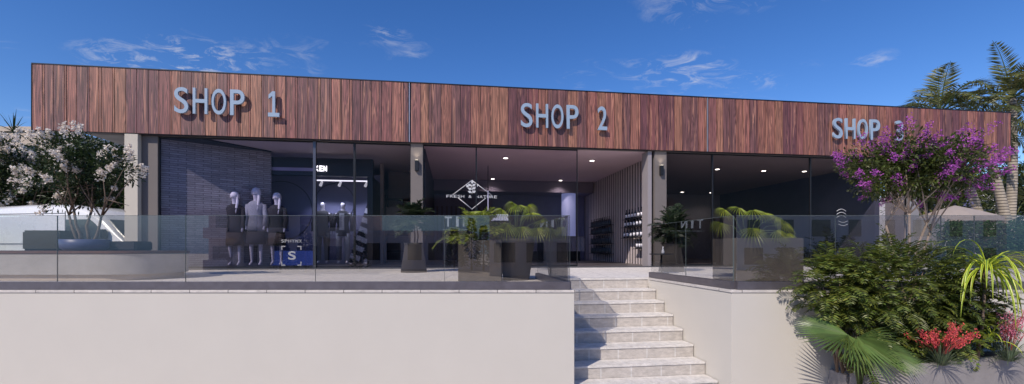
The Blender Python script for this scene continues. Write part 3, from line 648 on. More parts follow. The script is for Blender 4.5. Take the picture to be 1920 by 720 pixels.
fan_palm('fan_leaf_palm', 'bright green fan leaved palm in the tapered planter left of the steps', (at(968,7.5), 7.5, ZY(448,7.5)-.1),
   [(-.42,-.2,.45,.24),(-.2,-.35,.40,.28),(.05,-.2,.78,.24),(.30,-.3,.62,.26),(.52,0,.50,.24),(-.30,.1,.72,.24),(-.05,.2,.86,.22),(.25,.2,.82,.22),(.42,-.35,.32,.24),(.1,-.42,.34,.24)], 52, L_palm)
fan_palm('fan_leaf_palm', 'bright green fan leaved palm in the wide planter right of the steps', (at(1400,pa+.4), pa+.4, zp),
   [(-.60,-.1,.42,.22),(-.22,-.1,.72,.26),(.02,-.2,.66,.30),(.30,-.1,.60,.26),(.62,.0,.54,.24),(.88,.1,.42,.22),(-.42,.1,.70,.22),(-.10,-.42,.30,.30),(.42,-.35,.26,.26),(.70,-.25,.20,.24)], 53, L_palm)
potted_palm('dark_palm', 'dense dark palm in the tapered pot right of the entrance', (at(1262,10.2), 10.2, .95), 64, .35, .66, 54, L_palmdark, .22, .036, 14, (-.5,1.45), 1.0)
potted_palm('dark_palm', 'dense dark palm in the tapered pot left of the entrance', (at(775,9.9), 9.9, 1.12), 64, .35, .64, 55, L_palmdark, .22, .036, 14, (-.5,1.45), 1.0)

# small bistro table
t = thing('bistro_table', 'small round table beside the tapered pot right of the entrance', 'table', (at(1240,9.4), 9.4, 0))
m = MB(); m.lathe([(.24,0),(.245,.012),(.24,.022)], (at(1240,9.4), 9.4, .40), 28); m.build('table_top', M_dark, t)
m = MB(); m.lathe([(.018,.02),(.018,.40)], (at(1240,9.4), 9.4, 0), 10); m.build('table_leg', M_black, t); m = MB(); m.lathe([(.16,.003),(.16,.015),(.02,.024)], (at(1240,9.4), 9.4, 0), 20); m.build('table_foot', M_black, t)
m = MB(); m.lathe([(.028,0),(.035,.03),(.022,.07),(.012,.12),(.014,.15)], (at(1243,9.35), 9.35, .424), 12); m.build('table_lantern', pm('white_ceramic', (.7,.7,.75), .3, .03, 4), None, cat='lantern', label='small white lantern standing on the round bistro table')

# ------------------------------------------------------------------ wall lamps on the columns
def wall_lamp(s_, t_, z, label):
    t = thing('wall_lamp', label, 'wall lamp', (s_, t_, z), B=True, group='up and down lights on the columns')
    m = MB(); m.box(s_-.045, s_+.045, t_-.10, t_-.002, z-.14, z+.14); m.build('lamp_body', M_black, t, bevel=.004)
    m = MB(); m.box(s_-.036, s_+.036, t_-.092, t_-.012, z+.1405, z+.144); m.build('lamp_lens', pm('warm_lens', (.9,.8,.6), .5, .02, 3, emit=(1,.88,.68), es=4), t)
    l = bpy.data.lights.new('lamp_light', 'SPOT'); l.energy = 5; l.color = (1,.86,.68); l.spot_size = R(120); l.spot_blend = .8; l.shadow_soft_size = .03
    o = bpy.data.objects.new('lamp_light', l); COL.objects.link(o); o.parent = t; o.location = (0, -.07, .16); o.rotation_euler = (R(180+12), 0, 0)
wall_lamp((sC1a+sC1b)/2, GT-.10, 2.72, 'black wall lamp glowing upward on the column between SHOP 1 and SHOP 2')
wall_lamp((sC2a+.20+sC2b)/2, GT-.10, 2.76, 'black wall lamp glowing upward on the column right of the entrance')

# ------------------------------------------------------------------ downlights
def downlight(px, y, s_lo, group, zc=ZC, es=9, watts=0, label=''):
    # find t where the ceiling point is seen at (px, y)
    d = F*(zc-EYE)/(HZ-y); x = at(px, d); dx, dy = x-A[0], d-A[1]; s_ = dx*U[0]+dy*U[1]; t_ = dx*NV[0]+dy*NV[1]
    t = thing('ceiling_downlight', label, 'ceiling light', (s_, t_, zc-.012), B=True, group=group)
    m = MB(); m.lathe([(.085,-.010),(.09,-.004),(.09,.0)], (s_,t_,zc), 20); m.build('trim_ring', pm('white_ring', (.5,.5,.5), .5, .03, 3), t)
    m = MB(); m.lathe([(.068,-.014),(.068,-.011)], (s_,t_,zc), 20); m.build('lens', pm('downlight_lens', (.9,.88,.8), .5, .02, 3, emit=(1,.93,.82), es=es), t)
    if watts:
        l = bpy.data.lights.new('downlight_light', 'SPOT'); l.energy = watts; l.color = (1,.9,.88); l.spot_size = R(130); l.spot_blend = .7; l.shadow_soft_size = .08
        o = bpy.data.objects.new('downlight_light', l); COL.objects.link(o); o.parent = t; o.location = (0,0,-.02)
for i, (px, y, lb) in enumerate(((948,296,'ceiling downlight above the glass logo, nearest the shop front'),(1110,301,'ceiling downlight nearest the open entrance'),(924,335,'far ceiling downlight behind the glass logo'),(1051,338,'far ceiling downlight in front of the round blue column'))):
    downlight(px, y, 0, 'downlights in the middle shop', watts=45, label=lb)
for i, (px, y, lb) in enumerate(((1345,317,'ceiling downlight beside the thin mullion of SHOP 3'),(1432,320,'middle ceiling downlight of the front row in SHOP 3'),(1508,321,'ceiling downlight of the front row nearest the purple tree'),(1279,360,'far ceiling downlight above the dark palm'),(1333,361,'far ceiling downlight beside the mullion of SHOP 3'))):
    downlight(px, y, 0, 'downlights in the right hand shop', watts=22, label=lb)

# ------------------------------------------------------------------ bottles on the slatted wall
protos = {}
def bottle(kind):
    m = MB(); h = .32
    m.lathe([(.036,0),(.038,.02),(.038,.19),(.015,.245),(.014,h-.03),(.016,h-.03),(.016,h)], (0,0,0), 10, 0)
    if kind: m.lathe([(.0385,.05),(.0385,.15)], (0,0,0), 10, 1)
    return m.build('wine_bottle', [pm('dark_bottle_glass', (.03,.03,.04), .12, .1, 5), pm('paper_label', (.72,.70,.78), .6, .05, 8)], None, org=(0,0,0))
def t_at(px): return TP(px, P23-.15)
def shelf(px0, px1, y_at, label):
    t0, t1 = sorted((t_at(px0), t_at(px1))); d = DP(P23-.15, (t0+t1)/2); z = ZY(y_at, d)
    m = MB(); m.box(P23-.24, P23-.047, t0-.06, t1+.06, z-.018, z); m.build('wall_shelf', M_black, None, org=(P23-.15,(t0+t1)/2,z), B=True, label=label, cat='shelf', group='black shelves on the slatted wall'); return t0, t1, z
for j, (y, nm) in enumerate(((424,'top'),(438,'second'),(457,'third'),(475,'bottom'))):
    t0, t1, z = shelf(1108, 1145, y, nm + ' black shelf of bottles on the far part of the slatted wall')
    for k in range(12):
        lab = 'dark wine bottle on the ' + nm + ' shelf of the far bottle rack'
        o = protos.get(0)
        if o is None: o = protos[0] = bottle(0)
        else: o = o.copy(); COL.objects.link(o)
        tt = t0 + (t1-t0)*(k+.5)/12; o.location = P(P23-.15, tt, z+.001); o.rotation_euler = (0,0,TH)
        tag(o, lab, 'bottle', 'wine bottles on the ' + nm + ' far shelf')
for j, (a_, b_, y, nm, n) in enumerate(((1172,1213,409,'top',7),(1170,1204,425,'second',6),(1168,1213,445,'third',7),(1192,1213,466,'bottom',4))):
    t0, t1, z = shelf(a_, b_, y, nm + ' black shelf of white labelled bottles near the entrance')
    for k in range(n):
        lab = 'white labelled wine bottle on the ' + nm + ' shelf near the entrance'
        o = protos.get(1)
        if o is None: o = protos[1] = bottle(1)
        else: o = o.copy(); COL.objects.link(o)
        tt = t0 + (t1-t0)*(k+.5)/n; o.location = P(P23-.15, tt, z+.001); o.rotation_euler = (0,0,TH)
        tag(o, lab, 'bottle', 'white labelled bottles on the ' + nm + ' near shelf')
# counter and arch, bright display
m = MB(); t = thing('counter', 'long ribbed counter in front of the rear wall of the middle shop', 'counter', (SP(1010,tS-1.6), tS-1.6, .03), B=True)
ca, cb_ = SP(905,tS-1.8), SP(1094,tS-1.8); m.box(ca, cb_, tS-1.8, tS-1.2, .42, 1.0); x = ca
while x < cb_-.1: m.box(x, x+.13, tS-1.86, tS-1.802, .42, .96); x += .2
m.build('counter_front', pm('ribbed_counter', (.38,.34,.40), .6, .06, 3), t); m = MB(); m.box(ca-.02, cb_+.02, tS-1.88, tS-1.18, 1.002, 1.03); m.build('counter_top', M_grey, t); m = MB(); m.box(ca+.1, cb_-.1, tS-1.7, tS-1.25, .03, .418); m.build('counter_base', M_black, t)
m = MB(); pts = []; ac, ar = SP(995,tS-.3), 1.1
n_ = 24; ring = [(ac+ar*math.cos(math.pi*k/n_), 1.0+.0+ar*math.sin(math.pi*k/n_)) for k in range(n_+1)]
vs = [(x_, tS-.14, z_) for x_, z_ in ring] + [(x_, tS-.052, z_) for x_, z_ in ring]
m.add(vs, [tuple(range(n_+1)), tuple(range(2*n_+1, n_, -1))] + [(k, n_+1+k, n_+2+k, k+1) for k in range(n_)] + [(n_, 2*n_+1, n_+1, 0)])
m.build('arched_niche', M_black, bld)
t = thing('lit_display_case', 'small bright blue white display case glowing behind the palm leaves', 'display', (SP(938,3.4), 3.4, .03), B=True)
a_, b_ = SP(923,3.4), SP(953,3.4); dd = DP(a_,3.4); z0, z1 = ZY(413,dd), ZY(402,dd)
m = MB(); m.box(a_, b_, 3.4, 3.8, z0, z1); m.build('lit_panel', pm('lit_blue_white', (.8,.82,.95), .5, .05, 3, emit=(.72,.78,1), es=.7), t)
m = MB(); m.box(a_+.03, b_-.03, 3.42, 3.78, .03, z0-.002); m.build('cabinet', M_black, t)
# hanging rod lamps
for px, lb in ((915,'thin pendant rod hanging behind the glass logo'),):
    s_ = SP(px, 3); d = DP(s_, 3); t = thing('pendant_lamp', lb, 'pendant', (s_, 3, ZY(405,d)), B=True)
    m = MB(); m.lathe([(.012,0),(.012,ZC-ZY(358,d)-.0)], (s_,3,ZY(358,d)), 8); m.build('suspension_rod', M_black, t); m = MB(); m.lathe([(.016,0),(.016,ZY(358,d)-ZY(400,d))], (s_,3,ZY(400,d)), 8); m.build('light_rod', pm('rod_light', (.7,.7,.9), .5, .05, 3, emit=(.7,.7,1), es=.6), t)

# ------------------------------------------------------------------ shop 1 interior: portal, display, sign, track lights
tp = 1.75
# dark box frame of the display window
pt0, pt1 = SP(452, tp), SP(699, tp); dl = DP(pt1, tp)
t = thing('display_portal', 'black framed display box behind the SHOP 1 glass', 'display box', ((pt0+pt1)/2, tp, .03), B=True)
zt_ = ZY(299, dl); zh = ZY(331, dl)
m = MB(); m.box(pt0, pt1, tp, tp+.25, zh, zt_); m.build('header', M_black, t)
m = MB(); m.box(pt1-.16, pt1, tp, tp+1.6, .03, zh-.002); m.build('side_panel', M_black, t)
m = MB(); m.box(pt0, pt0+.10, tp+.3, tp+1.6, .03, zh-.002); m.build('side_panel', M_black, t)
tb = tp+1.6
m = MB(); m.box(pt0-.02, pt1, tb, tb+.08, .03, zh+.3); m.build('back_panel', pm('blue_grey_panel', (.15,.155,.26), .6, .08, 2), t)
m = MB(); m.box(pt0, SP(588,tp), tp-.012, tp-.002, ZY(318,DP(pt0,tp)), ZY(312,DP(pt0,tp))); m.build('header_strip', pm('lilac_strip', (.30,.27,.42), .5, .05, 3), t)
m = MB()
for (px, y, r_) in ((528,395,.95),(628,380,.62)):
    s_ = SP(px,tb); d = DP(s_,tb); zc = ZY(y,d); pts = [(s_+r_*math.cos(2*math.pi*k/48), tb-.02, zc+r_*math.sin(2*math.pi*k/48)) for k in range(49)]
    m.tube(pts, .010, 5, cap=False)
m.build('wall_ring', M_black, t)
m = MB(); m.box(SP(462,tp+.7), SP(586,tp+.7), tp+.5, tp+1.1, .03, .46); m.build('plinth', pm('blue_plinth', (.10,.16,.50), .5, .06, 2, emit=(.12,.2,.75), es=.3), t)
# illuminated word on the header
def text_run(parent, txt, px0, px1, t_, ytop, ybot, mat, depth=.02, nm='letter', bold=.02):
    s0, s1_ = SP(px0,t_), SP(px1,t_); d = DP((s0+s1_)/2, t_); h = (ybot-ytop)*d/F; z = ZY(ybot, d); n = len(txt); adv = (s1_-s0)/(n-.18)
    for i, ch in enumerate(txt):
        if ch == ' ': continue
        w = adv*(.30 if ch == 'I' else .80)
        put_letter(parent, ch, s0+adv*(i+.41), z, h, w, depth, t_, mat, nm, bold)
sg = thing('illuminated_sign', 'glowing white letters on the black header behind the SHOP 1 glass', 'sign', (SP(600,tp-.02), tp-.02, ZY(321,dl)), B=True)
text_run(sg, 'KEN', 591, 613, tp-.02, 311, 321, M_whitelight)
# track with three spots
s0, s1_ = SP(592, tp+.7), pt1-.2; dd = DP(s1_, tp+.7); ztr = ZY(341, dd)
t = thing('light_track', 'white track rail with tilted spotlights above the two mannequins', 'track light', ((s0+s1_)/2, tp+.7, ztr), B=True)
m = MB(); m.box(s0, s1_, tp+.68, tp+.72, ztr, ztr+.035); m.build('track_rail', pm('lit_track', (.8,.8,.85), .5, .03, 3, emit=(.85,.87,1), es=1.6), t)
for px in (602, 637, 686):
    s_ = SP(px, tp+.7); m = MB(); m.tube([(s_,tp+.7,ztr-.001),(s_+.02,tp+.69,ztr-.05)], .01, 6); m.tube([(s_+.04,tp+.66,ztr-.03),(s_-.03,tp+.74,ztr-.14)], [.035,.045], 12); m.build('spot_head', pm('spot_white', (.75,.75,.8), .4, .03, 3, emit=(.9,.92,1), es=.5), t)
    l = bpy.data.lights.new('spot_light', 'SPOT'); l.energy = 55; l.color = (.70,.76,1); l.spot_size = R(95); l.spot_blend = .6; l.shadow_soft_size = .05
    o = bpy.data.objects.new('spot_light', l); COL.objects.link(o); o.parent = t; og = ORG[t.name]; o.location = (s_-.05-og[0], .06, -.17); o.rotation_euler = (R(22), 0, 0)
# striped leaning board
t_ = tp+1.0; a_, b_ = SP(652,t_), pt1-.18; d = DP(b_,t_)
m = MB(); zz0, zz1 = .05, ZY(352,d)
m.add([(a_,t_,zz0),(b_,t_,zz0),(b_,t_,zz1),(a_,t_+.04,zz0),(b_,t_+.04,zz0),(b_,t_+.04,zz1)], [(0,1,2),(3,5,4),(0,3,4,1),(1,4,5,2),(2,5,3,0)])
zm = tile_mat('zebra_stripe', (.55,.56,.62), (.55,.56,.62), (.02,.02,.03), 9, .30, 0, 'xz', .075, .5)
zb = m.build('striped_board', zm, None, org=((a_+b_)/2, t_, .03), B=True, label='tall triangular board with black and pale stripes beside the mannequins', cat='display board')
for n_ in zm.node_tree.nodes:
    if n_.type == 'COMBXYZ':
        vr = zm.node_tree.nodes.new('ShaderNodeVectorRotate'); vr.rotation_type = 'Z_AXIS'; vr.inputs['Angle'].default_value = R(22)
        tl = n_.outputs[0].links[0].to_socket; zm.node_tree.links.new(n_.outputs[0], vr.inputs['Vector']); zm.node_tree.links.new(vr.outputs[0], tl)
# beige inner wall and shelf niche right of the portal
m = MB(); m.box(pt1+.02, SP(719,3.0), 3.0, 3.2, .03, ZC-.004); m.build('inner_wall', M_beige, bld)
m = MB(); m.box(SP(719,3.4), P12-.11, 4.6, 4.7, .03, ZC-.004); m.build('inner_wall', M_beige, bld)
t = thing('shelf_unit', 'beige shelf unit seen between the display box and the lamp column', 'shelf', (SP(745,3.6), 3.6, .03), B=True)
a_, b_ = SP(722,3.6), P12-.14; dd = DP(a_,3.6)
for y in (372, 398, 440, 470): m = MB(); z_ = ZY(y,dd); m.box(a_, b_, 3.6, 4.0, z_-.1 if y == 398 else z_-.03, z_+(.18 if y == 398 else 0)); m.build('shelf_board', M_beige if y == 398 else M_dark, t)
m = MB(); m.box(a_, a_+.04, 3.6, 4.0, .03, ZY(365,dd)); m.box(b_-.04, b_, 3.6, 4.0, .03, ZY(365,dd)); m.build('shelf_side', M_dark, t)

# decals on the glass
t_ = GT-.0
dc = thing('window_decal', 'white SPHYNX lettering above an S inside corner brackets on the glass', 'decal', (SP(546,GT), GT-.004, ZY(497,DP(SP(546,GT),GT))), B=True)
text_run(dc, 'SPHYNX', 527, 566, GT+.012, 449, 455, M_white, .004, bold=.01); text_run(dc, 'S', 540, 555, GT+.012, 471, 487, M_white, .004, bold=.02)
m = MB(); dd = DP(SP(546,GT),GT); xa, xb, za, zb_ = SP(527,GT), SP(565,GT), ZY(498,dd), ZY(461,dd); q = .10; w = .025
for sx, x in ((1,xa),(-1,xb)):
    for sz, z in ((1,za),(-1,zb_)):
        m.box(x, x+sx*q, GT+.008, GT+.012, z, z+sz*w); m.box(x, x+sx*w, GT+.008, GT+.012, z+sz*(w+.001), z+sz*q)
m.build('corner_bracket', M_white, dc)
dc = thing('window_decal', 'diamond outline with a leaf sprig and FRESH & NATURE lettering on the glass', 'decal', (SP(885,GT), GT-.004, ZY(395,DP(SP(885,GT),GT))), B=True)
xc, d = SP(885,GT), DP(SP(885,GT),GT); mp_ = lambda dx, y: (xc+dx*d/F, GT+.008, ZY(y,d))
m = MB()
for aa, bb in (((0,338),(38,366)),((0,338),(-36,366)),((-26,371),(0,392)),((26,371),(0,392))):
    m.tube([mp_(*aa), mp_(*bb)], .011, 4)
m.build('diamond_outline', M_white, dc)
m = MB(); m.tube([mp_(0,364), mp_(1,357), mp_(-1,346)], .008, 4)
for (x, y, dx, dz) in ((-1,349,-.8,.5),(0,349,.9,.6),(0,355,-1,.25),(0,354,1,.35),(0,361,-.9,.3),(0,361,.9,.4),(0,345,.1,1),(-6,352,-.7,.8),(6,351,.8,.8)):
    leaf(m, mp_(x,y), (dx,0,dz), .075, .125, 0, (0,-1,0), 0)
m.build('leaf_sprig', M_white, dc); text_run(dc, 'FRESH & NATURE', 837, 932, GT+.012, 366, 371, M_white, .004, bold=.0)
dc = thing('window_decal', 'pale TIN lettering low on the glass below the diamond logo', 'decal', (SP(868,GT), GT-.004, ZY(428,DP(SP(868,GT),GT))), B=True)
text_run(dc, 'TIN', 833, 882, GT+.012, 406, 425, pm('faded_vinyl', (.30,.33,.36), .5, .03, 3), .004, bold=.02)
m = MB(); a_ = mp_(-55,431); b_ = mp_(20,431); m.box(a_[0], b_[0], GT+.006, GT+.012, a_[2], a_[2]+.008); m.build('underline', MATS['faded_vinyl'], dc)
dc = thing('window_decal', 'pale wave logo of three arcs on the dark glass of SHOP 3', 'decal', (SP(1578,GT), GT-.004, ZY(420,DP(SP(1578,GT),GT))), B=True)
xc, d = SP(1578,GT), DP(SP(1578,GT),GT)
for j, y in enumerate((396, 402, 408)):
    m = MB(); pts = [(xc+(-10+20*k/12)*d/F, GT+.008, ZY(y-4*math.sin(math.pi*k/12), d)) for k in range(13)]; m.tube(pts, .009, 4); m.build('arc', M_white, dc)
for j, y in enumerate((414, 420)):
    m = MB(); pts = [(xc+.06+(-10+20*k/12)*d/F, GT+.008, ZY(y+3*math.sin(math.pi*k/12), d)) for k in range(13)]; m.tube(pts, .009, 4); m.build('arc', M_white, dc)

# ------------------------------------------------------------------ mannequins
def skin(name, joints, edges, mat, parent, sub=1):
    me = bpy.data.meshes.new(name); og = ORG[parent.name]
    me.from_pydata([tuple(np.array(j[0])-np.array(og)) for j in joints], edges, []); o = bpy.data.objects.new(name, me); COL.objects.link(o)
    md = o.modifiers.new('s','SKIN')
    if not me.skin_vertices: me.skin_vertices.new()
    for i, j in enumerate(joints):
        r_ = j[1]; me.skin_vertices[0].data[i].radius = r_ if isinstance(r_, tuple) else (r_, r_)
    me.skin_vertices[0].data[0].use_root = True
    sb = o.modifiers.new('b','SUBSURF'); sb.levels = sub; sb.render_levels = sub
    bpy.context.view_layer.update()
    m2 = bpy.data.meshes.new_from_object(o.evaluated_get(bpy.context.evaluated_depsgraph_get())); o.modifiers.clear(); o.data = m2; m2.materials.clear(); m2.materials.append(mat)
    for p_ in m2.polygons: p_.use_smooth = True; p_.material_index = 0
    o.parent = parent; ORG[o.name] = og; return o
M_doll = pm('mannequin_white', (.60,.58,.62), .35, .05, 3); M_clothd = pm('charcoal_cloth', (.030,.030,.036), .9, .2, 30, bump=.3); M_clothg = pm('grey_cloth', (.30,.31,.34), .9, .2, 30, bump=.3)
M_clothb = pm('brown_cloth', (.065,.052,.045), .9, .2, 30, bump=.3); M_hair = pm('pale_wig', (.78,.76,.78), .6, .25, 40, stretch=(1,1,.1), bump=.4)
def mannequin(label, s_, t_, z0, H, coat, skirt, female=True, open_shirt=False, group=None):
    t = thing('mannequin', label, 'mannequin', (s_, t_, z0), B=True, group=group); k = H/1.78
    J = lambda x, y, z: (s_+x*k, t_+y*k, z0+z*k)
    hw = .085 if female else .10; sh = .165 if female else .205
    joints = [(J(0,0,.95),(.135*k,.10*k)), (J(0,0,1.12),(.105*k,.085*k)), (J(0,.0,1.32),(.14*k,.095*k)), (J(0,0,1.45),(.07*k,.06*k)), (J(0,-.005,1.53),.042*k), (J(0,-.015,1.63),(.072*k,.085*k)), (J(0,-.01,1.73),(.066*k,.078*k)),
      (J(-sh,0,1.40),.048*k),(J(-sh-.045,.01,1.13),.036*k),(J(-sh-.03,-.05,.90),.026*k),(J(-sh-.02,-.06,.82),.024*k),
      (J(sh,0,1.40),.048*k),(J(sh+.045,.01,1.13),.036*k),(J(sh+.03,-.05,.90),.026*k),(J(sh+.02,-.06,.82),.024*k),
      (J(-hw,0,.84),.085*k),(J(-hw-.01,-.02,.48),.050*k),(J(-hw-.01,.02,.10),.030*k),(J(-hw-.015,-.10,.03),.026*k),
      (J(hw,0,.84),.085*k),(J(hw+.01,.02,.48),.050*k),(J(hw+.01,.03,.10),.030*k),(J(hw+.015,-.09,.03),.026*k)]
    ed = [(0,1),(1,2),(2,3),(3,4),(4,5),(5,6),(2,7),(7,8),(8,9),(9,10),(2,11),(11,12),(12,13),(13,14),(0,15),(15,16),(16,17),(17,18),(0,19),(19,20),(20,21),(21,22)]
    skin('body', joints, ed, M_doll, t)
    # jacket: lofted ellipses with sleeves
    m = MB(); z1 = .80 if female else .78
    prof = [(.195,z1),(.178,.95),(.148,1.10),(.172,1.25),(.200,1.38),(.145,1.462),(.066,1.505)]
    m.lathe([(r_*k, z*k) for r_, z in prof], (s_,t_,z0), 22, 0, 1.0, .64)
    for sg in (-1,1): m.tube([J(sg*(sh-.01),0,1.41),J(sg*(sh+.045),.01,1.13),J(sg*(sh+.032),-.045,.92)], [.066*k,.056*k,.046*k], 10)
    m.build('jacket', coat, t)
    m = MB()
    if female: m.lathe([(r_*k, z*k) for r_, z in ((.205,.50),(.20,.62),(.185,z1+.01))], (s_,t_,z0), 20, 0, 1.0, .7); m.build('skirt', skirt, t)
    else:
        for sg in (-1,1): m.tube([J(sg*hw,0,.86),J(sg*(hw+.01),0,.48),J(sg*(hw+.012),.02,.10)], [.10*k,.078*k,.062*k], 12)
        m.build('trousers', skirt, t)
    m = MB()
    if female:
        m.lathe([(r_*k, z*k) for r_, z in ((.02,1.805),(.07,1.785),(.096,1.72),(.098,1.64))], (s_,t_+.012*k,z0), 18, 0, 1, 1.12)
        m.tube([J(.055,-.02,1.72),J(.082,-.04,1.57),J(.080,-.09,1.40),J(.07,-.11,1.27)], [.034*k,.032*k,.026*k,.008*k], 9)
        m.build('wig', M_hair, t)
    if open_shirt:
        m = MB(); m.prism([(s_-.065*k,t_-.136*k),(s_+.065*k,t_-.136*k),(s_+.06*k,t_-.11*k),(s_-.06*k,t_-.11*k)], z0+.95*k, z0+1.42*k); m.build('shirt', M_white, t)
    m = MB(); m.lathe([(.17,.002),(.17,.012)], (s_,t_,z0-.014), 24); m.build('stand_base', M_dark, t)
    return t
gp = 'mannequins behind the SHOP 1 glass'
for px, tt, H, lb, c_, s_ in ((440,1.15,2.02,'leftmost long haired mannequin in a dark coat',M_clothd,M_clothb),(480,1.20,2.14,'middle long haired mannequin in a pale grey blouse',M_clothg,M_clothd),(519,1.25,2.02,'long haired mannequin in a dark jacket beside the S decal',M_clothd,M_clothb)):
    mannequin(lb, SP(px,tt), tt, .045, H, c_, s_, True, group=gp)
mannequin('bald mannequin in a dark suit below the KEN letters', SP(605,tp+1.0), tp+1.0, .045, 2.0, M_clothd, M_clothd, False, group=gp)
mannequin('bald mannequin in a dark jacket over a white shirt', SP(643,tp+1.0), tp+1.0, .045, 2.0, M_clothd, M_clothg, False, True, group=gp)
# ------------------------------------------------------------------ terrace left: bench, sofa, pot with crape myrtle, van
db = 7.2; xr = at(267, db)
t = thing('curved_bench', 'long grey concrete bench with a thin wooden seat edge and rounded end', 'bench', (-8.5, db+.4, 0))
def rrect(x0, x1, y0, y1, r_, n=32):
    o_ = [(x0,y0)]; o_ += [(x1-r_+r_*math.sin(math.pi/2*k/n), y0+r_-r_*math.cos(math.pi/2*k/n)) for k in range(n+1)]
    o_ += [(x1-r_+r_*math.cos(math.pi/2*k/n), y1-r_+r_*math.sin(math.pi/2*k/n)) for k in range(n+1)] + [(x0,y1)]; return o_
m = MB(); m.prism(rrect(-13, xr, db, db+1.5, .7), .10, .445); m.build('bench_body', M_greyconc, t, bevel=.004)
m = MB(); m.prism(rrect(-13, xr-.05, db+.06, db+1.44, .66), .004, .098); m.build('toe_recess', pm('pale_recess', (.42,.36,.32), .8, .1, 3), t)
m = MB(); m.prism(rrect(-13, xr+.02, db-.02, db+1.52, .72), .448, .492); m.build('wooden_seat', pm('brown_bench_wood', (.16,.075,.045), .5, .2, 10, stretch=(.3,3,3)), t, bevel=.004)
m = MB(); m.box(at(62,8.2), at(130,8.2), 8.0, 8.5, .494, .86); m.build('bolster_cushion', pm('olive_brown_fabric', (.045,.040,.025), .9, .15, 20, bump=.3), None, bevel=.03, label='low dark olive cushion block standing on the bench', cat='cushion', )
m = MB(); m.box(at(190,8.0), at(262,8.0), 7.9, 8.3, .494, .66); m.build('seat_cushion', pm('navy_fabric', (.022,.022,.035), .9, .15, 20, bump=.3), None, bevel=.02, label='flat navy cushion near the rounded end of the bench', cat='cushion')
pc = (at(160,7.75), 7.75, .494)
m = MB(); m.lathe([(.27,0),(.325,.05),(.335,.19),(.315,.195),(.31,.14)], pc, 32)
pot = thing('bowl_planter', 'wide low blue pot on the bench holding the white blossoming tree', 'pot', pc); m.build('pot_shell', pm('blue_glazed_pot', (.085,.10,.22), .4, .12, 4), pot)
m = MB(); m.lathe([(.30,.10),(.30,.15)], pc, 24); m.build('soil', M_soil, pot)
multi_tree('crape_myrtle', 'multi stemmed crape myrtle with pale blush blossom in the blue pot', 'tree', (pc[0],pc[1],.62), [(-.9,.1,.50),(-.3,-.3,.62),(.4,.2,.60),(1.1,.0,.45)],
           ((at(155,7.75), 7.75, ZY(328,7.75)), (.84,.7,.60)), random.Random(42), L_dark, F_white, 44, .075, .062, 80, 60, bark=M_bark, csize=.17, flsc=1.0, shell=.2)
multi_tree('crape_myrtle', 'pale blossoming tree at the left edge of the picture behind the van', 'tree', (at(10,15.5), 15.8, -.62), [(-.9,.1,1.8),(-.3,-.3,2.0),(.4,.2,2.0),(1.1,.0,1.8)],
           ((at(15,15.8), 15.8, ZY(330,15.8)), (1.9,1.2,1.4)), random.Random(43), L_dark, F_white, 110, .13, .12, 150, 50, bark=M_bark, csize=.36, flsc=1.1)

# van
vz = -.62; vy = 12.6
van = thing('white_van', 'white panel van parked left of the shops behind the bench', 'van', (at(222,vy)+.55, vy, vz)); van.rotation_euler = (0,0,R(-9))
vo = ORG[van.name]
def VX(x, y, z): return (vo[0]+x, vo[1]+y, vo[2]+z)
prof = [(-5.9,.38),(-5.95,1.0),(-5.85,2.2),(-5.6,2.42),(-4.0,2.47),(-2.6,2.46),(-1.9,2.36),(-1.45,2.20),(-1.15,1.98),(-.55,1.42),(-.30,1.22),(.05,1.10),(.42,.98),(.55,.80),(.55,.38)]
def loft(prof, ys, insets, mi=0):
    m = MB(); n = len(prof); vs = []
    for y, (a_, b_) in zip(ys, insets):
        for x, z in prof:
            zz = z - (b_ if z > 2.1 else (b_*.3 if z > 1.5 else 0)); xx = x - (a_ if x > 0 else 0); vs.append(VX(xx, y, zz))
    fs = []
    for j in range(len(ys)-1):
        for i in range(n): fs.append((j*n+i, j*n+(i+1)%n, (j+1)*n+(i+1)%n, (j+1)*n+i))
    fs.append(tuple(range(n-1,-1,-1))); fs.append(tuple((len(ys)-1)*n+i for i in range(n))); m.add(vs, fs, mi, True); return m
def side_tilt(z): return 0
ob = loft(prof, [0, .03, .10, .22, 1.78, 1.90, 1.97, 2.0], [(.25,.16),(.16,.10),(.08,.04),(0,0),(0,0),(.08,.04),(.16,.10),(.25,.16)]).build('body', pm('white_van_paint', (.74,.73,.72), .28, .02, 2, coat=.5), van)
M_vglass = pm('dark_van_glass', (.012,.013,.018), .08, .05, 3, spec=.8)
m = MB(); m.add([VX(*p_) for p_ in ((-2.45,-.012,1.42),(-1.02,-.012,1.42),(-1.42,-.012,1.86),(-1.62,-.012,2.0),(-2.45,-.012,2.0))] + [VX(*p_) for p_ in ((-2.45,.05,1.42),(-1.02,.05,1.42),(-1.42,.05,1.86),(-1.62,.05,2.0),(-2.45,.05,2.0))], [(0,1,2,3,4),(9,8,7,6,5)]+[(i,5+i,5+(i+1)%5,(i+1)%5) for i in range(5)]); m.build('side_window', M_vglass, van)
m = MB(); q = .03; m.add([VX(-1.13+q,.14,2.0),VX(-.5+q,.10,1.40),VX(-.5+q,1.90,1.40),VX(-1.13+q,1.86,2.0),VX(-1.2,.14,1.95),VX(-.6,.10,1.35),VX(-.6,1.90,1.35),VX(-1.2,1.86,1.95)], [(0,1,2,3),(7,6,5,4),(0,4,5,1),(3,2,6,7),(0,3,7,4),(1,5,6,2)]); m.build('windscreen', M_vglass, van)
m = MB(); m.box(-5.7,-2.5,-.014,-.002,1.28,1.31, fr=VX); m.box(-5.7,-2.5,-.013,-.002,2.18,2.20, fr=VX); m.box(-2.49,-2.47,-.012,-.002,.5,2.25, fr=VX); m.box(-1.0,-.98,-.012,-.002,.5,1.4, fr=VX); m.build('body_trim', pm('trim_grey', (.25,.25,.26), .5, .05, 4), van)
